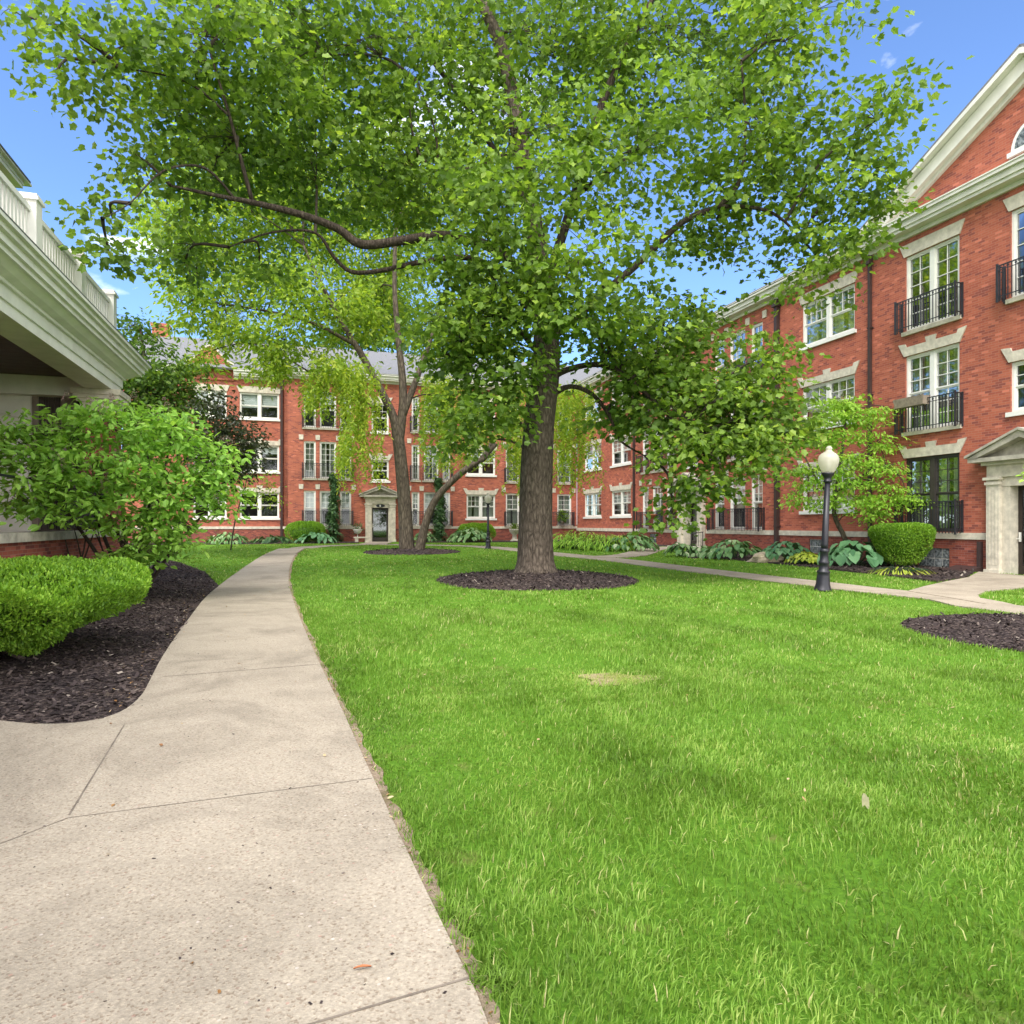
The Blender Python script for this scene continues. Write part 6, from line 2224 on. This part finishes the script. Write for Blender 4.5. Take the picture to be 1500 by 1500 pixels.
# stone bench and white hanging planter by the far entrance
q = FB_.p(tB(527), 1.5, 0.3)
bn = empty('stone_bench', tuple(q), 'low pale stone bench left of the far entrance', 'bench')
Fb2 = Frame(q.xy, FB_.u, FB_.n)
mb = MB()
box(mb, Fb2, -.5, .5, -.18, .18, .60, .68)
mb.build('seat', M['stone'], bn)
for s in (-.32, .32):
    mb = MB()
    box(mb, Fb2, s - .1, s + .1, -.14, .14, .28, .598)
    mb.build('leg', M['stone'], bn)
q = FB_.p(tB(523), 0.45, 1.12)
hp = empty('flower_bowl', tuple(q), 'white bowl planter with dark plant on the far wall beside the entrance', 'planter')
mb = MB()
mb.lathe(q, [(.05, -.26), (.2, -.2), (.3, 0), (.33, .04), (.28, .04)], 16)
mb.tube([q + Vector((0, 0, -.25)), q + Vector((0, 0, -.8))], [.03, .04], 8, 0, 1)
mb.build('bowl', M['white'], hp)
n = 90
d = nrm(g.normal(0, 1, (n, 3)) + np.array([0, 0, 1.0]))
np_mesh('foliage', [(*scatter_data('oval', np.array(q) + d * g.uniform(.05, .5, (n, 1)), d, g.normal(0, 1, (n, 3)), np.full(n, .16), np.full(n, .05)), g.random(n), 0)], M['leaf_ivy'], hp)

# potted plant at the corner windows
q = FB_.p(tB(822), 0.36, 2.2)
pp = empty('potted_plant', tuple(FB_.p(tB(822), 0.36, 1.5)), 'green potted plant on the balcony right of the big trunk', 'planter')
mb = MB()
mb.lathe(FB_.p(tB(822), 0.22, 1.48), [(.1, 0), (.14, .24), (.16, .26), (.13, .27)], 14)
mb.build('pot', M['stone_grey'], pp)
n = 170
d = nrm(g.normal(0, 1, (n, 3)))
np_mesh('foliage', [(*scatter_data('oval', np.array(FB_.p(tB(822), 0.24, 2.1)) + d * g.uniform(.08, .42, (n, 1)), d, g.normal(0, 1, (n, 3)), np.full(n, .2), np.full(n, .08)), g.random(n), 0)], M['leaf_mid'], pp)

# cellar hatch with a stand pipe near the right entrance
hx = empty('cellar_hatch', tuple(FR.p(1.5, 0.4, 0.05)), 'low dark brown cellar hatch with an upright pipe beside the near entrance', 'hatch')
mb = MB()
prism(mb, Frame(FR.p(2.0, 0, 0).xy, FR.n, -FR.u), [(0.08, 0.05), (0.75, 0.05), (0.75, 0.12), (0.08, 0.24)], 0.0, 0.85)
mb.build('lid', M['pipe'], hx)
mb = MB()
box(mb, FR, 1.17, 1.29, 0.06, 0.16, 0.03, 0.98)
mb.build('pipe', M['pipe'], hx)

# iron handrail by entrance 11
q = FR.p(cd2 - 1.45, 0.5, 0.3)
hr = MB()
for o in (0.35, 1.0):
    hr.tube([FR.p(cd2 - 1.45, o, 0.2), FR.p(cd2 - 1.45, o, 1.15 - 0.12 * o)], [.02, .02], 6, 0, 1)
hr.tube([FR.p(cd2 - 1.45, 0.3, 1.12), FR.p(cd2 - 1.45, 1.05, 1.03)], [.022, .022], 6, 0, 1)
for k in range(4):
    o = 0.45 + k * 0.13
    hr.tube([FR.p(cd2 - 1.45, o, 0.4), FR.p(cd2 - 1.45, o, 1.15 - 0.12 * o - 0.02)], [.01, .01], 5, 0, 1)
tag(hr.build('handrail', M['iron'], loc=tuple(q)), 'short black iron handrail beside the step of the entrance numbered 11', 'railing')

# single dry leaves
mb = MB()
c = Vector((*gp(1268, 1195), 0.075))
mb.grid([[c + Vector((-.018 + .036 * i / 4, 0.004 * math.sin(i * 2 + j), .03 - .06 * j / 4 + .012 * math.sin(i * 1.3))) for i in range(5)] for j in range(5)], close=False)
tag(mb.build('fallen_leaf', M['pale'], loc=tuple(c)), 'pale torn dry leaf caught upright in the near grass', 'leaf')
mb = MB()
c = Vector((*gp(530, 1437), 0.036))
mb.grid([[c + Vector((-.028 + .014 * i, (j - 1) * .006 * math.sin(math.pi * (i + .3) / 4.6) + 0.004 * i, .002 + .005 * abs(j - 1) + .003 * math.sin(i))) for i in range(5)] for j in range(3)], close=False)
tag(mb.build('fallen_leaf', M['terracotta'], loc=tuple(c)), 'curled orange dry leaf lying on the near concrete path', 'leaf')

# ------------------------------------------------------------------ light, sky, camera
SUN_EL, SUN_AZ = R(54), R(197)       # azimuth clockwise from +Y: behind the viewer, a little to the left
d = Vector((math.sin(SUN_AZ) * math.cos(SUN_EL), math.cos(SUN_AZ) * math.cos(SUN_EL), math.sin(SUN_EL)))
sun = bpy.data.lights.new('Sun', 'SUN')
sun.energy = 1.65
sun.angle = R(28)
sun.color = (1.0, 0.97, 0.92)
so = bpy.data.objects.new('sun', sun)
col.objects.link(so)
so.rotation_euler = d.to_track_quat('Z', 'Y').to_euler()

w = bpy.data.worlds.new('World')
sc.world = w
w.use_nodes = True
nt = w.node_tree
nt.nodes.clear()
out = nt.nodes.new('ShaderNodeOutputWorld')
bg = nt.nodes.new('ShaderNodeBackground')
bg.inputs['Strength'].default_value = 0.15
sky = nt.nodes.new('ShaderNodeTexSky')
sky.sky_type = 'NISHITA'
sky.sun_disc = False
sky.sun_elevation = SUN_EL
sky.sun_rotation = SUN_AZ
sky.air_density = 0.8
sky.dust_density = 0.2
sky.ozone_density = 3.0
tc = nt.nodes.new('ShaderNodeTexCoord')
# thin wisps ahead; unseen bright cloud overhead and behind, added to whiten ambient light
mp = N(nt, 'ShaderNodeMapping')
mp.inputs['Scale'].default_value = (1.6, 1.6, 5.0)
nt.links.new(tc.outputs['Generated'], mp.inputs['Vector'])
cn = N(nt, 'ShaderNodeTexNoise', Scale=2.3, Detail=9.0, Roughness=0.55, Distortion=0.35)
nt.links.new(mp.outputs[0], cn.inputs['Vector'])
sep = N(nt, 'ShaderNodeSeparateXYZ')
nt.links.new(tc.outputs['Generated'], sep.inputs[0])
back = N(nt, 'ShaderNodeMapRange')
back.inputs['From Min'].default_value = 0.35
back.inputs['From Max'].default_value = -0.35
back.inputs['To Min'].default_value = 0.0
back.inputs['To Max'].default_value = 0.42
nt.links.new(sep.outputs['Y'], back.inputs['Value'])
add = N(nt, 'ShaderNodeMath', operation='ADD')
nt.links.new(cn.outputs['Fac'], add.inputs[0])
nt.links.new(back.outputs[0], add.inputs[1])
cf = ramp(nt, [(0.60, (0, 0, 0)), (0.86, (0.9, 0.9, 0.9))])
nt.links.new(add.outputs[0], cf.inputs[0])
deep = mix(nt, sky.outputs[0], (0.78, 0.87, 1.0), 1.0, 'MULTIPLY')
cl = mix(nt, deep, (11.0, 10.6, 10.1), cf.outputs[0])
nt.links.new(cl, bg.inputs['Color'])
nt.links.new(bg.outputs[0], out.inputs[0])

cam = bpy.data.cameras.new('Camera')
cam.lens = 24
cam.sensor_width = 36
cam.sensor_fit = 'HORIZONTAL'
cam.shift_y = 18 / 1500
cam.clip_end = 4000
cam.clip_start = 0.05
co_ = bpy.data.objects.new('camera', cam)
col.objects.link(co_)
co_.location = (0, 0, H)
co_.rotation_euler = (R(90), 0, 0)
sc.camera = co_

sc.view_settings.view_transform = 'Standard'
sc.view_settings.look = 'None'
sc.view_settings.gamma = 1
sc.view_settings.exposure = 1.25
sc.render.engine = 'CYCLES'
sc.cycles.max_bounces = 6
sc.cycles.diffuse_bounces = 3
sc.cycles.glossy_bounces = 3
sc.cycles.transparent_max_bounces = 16
sc.cycles.use_denoising = True
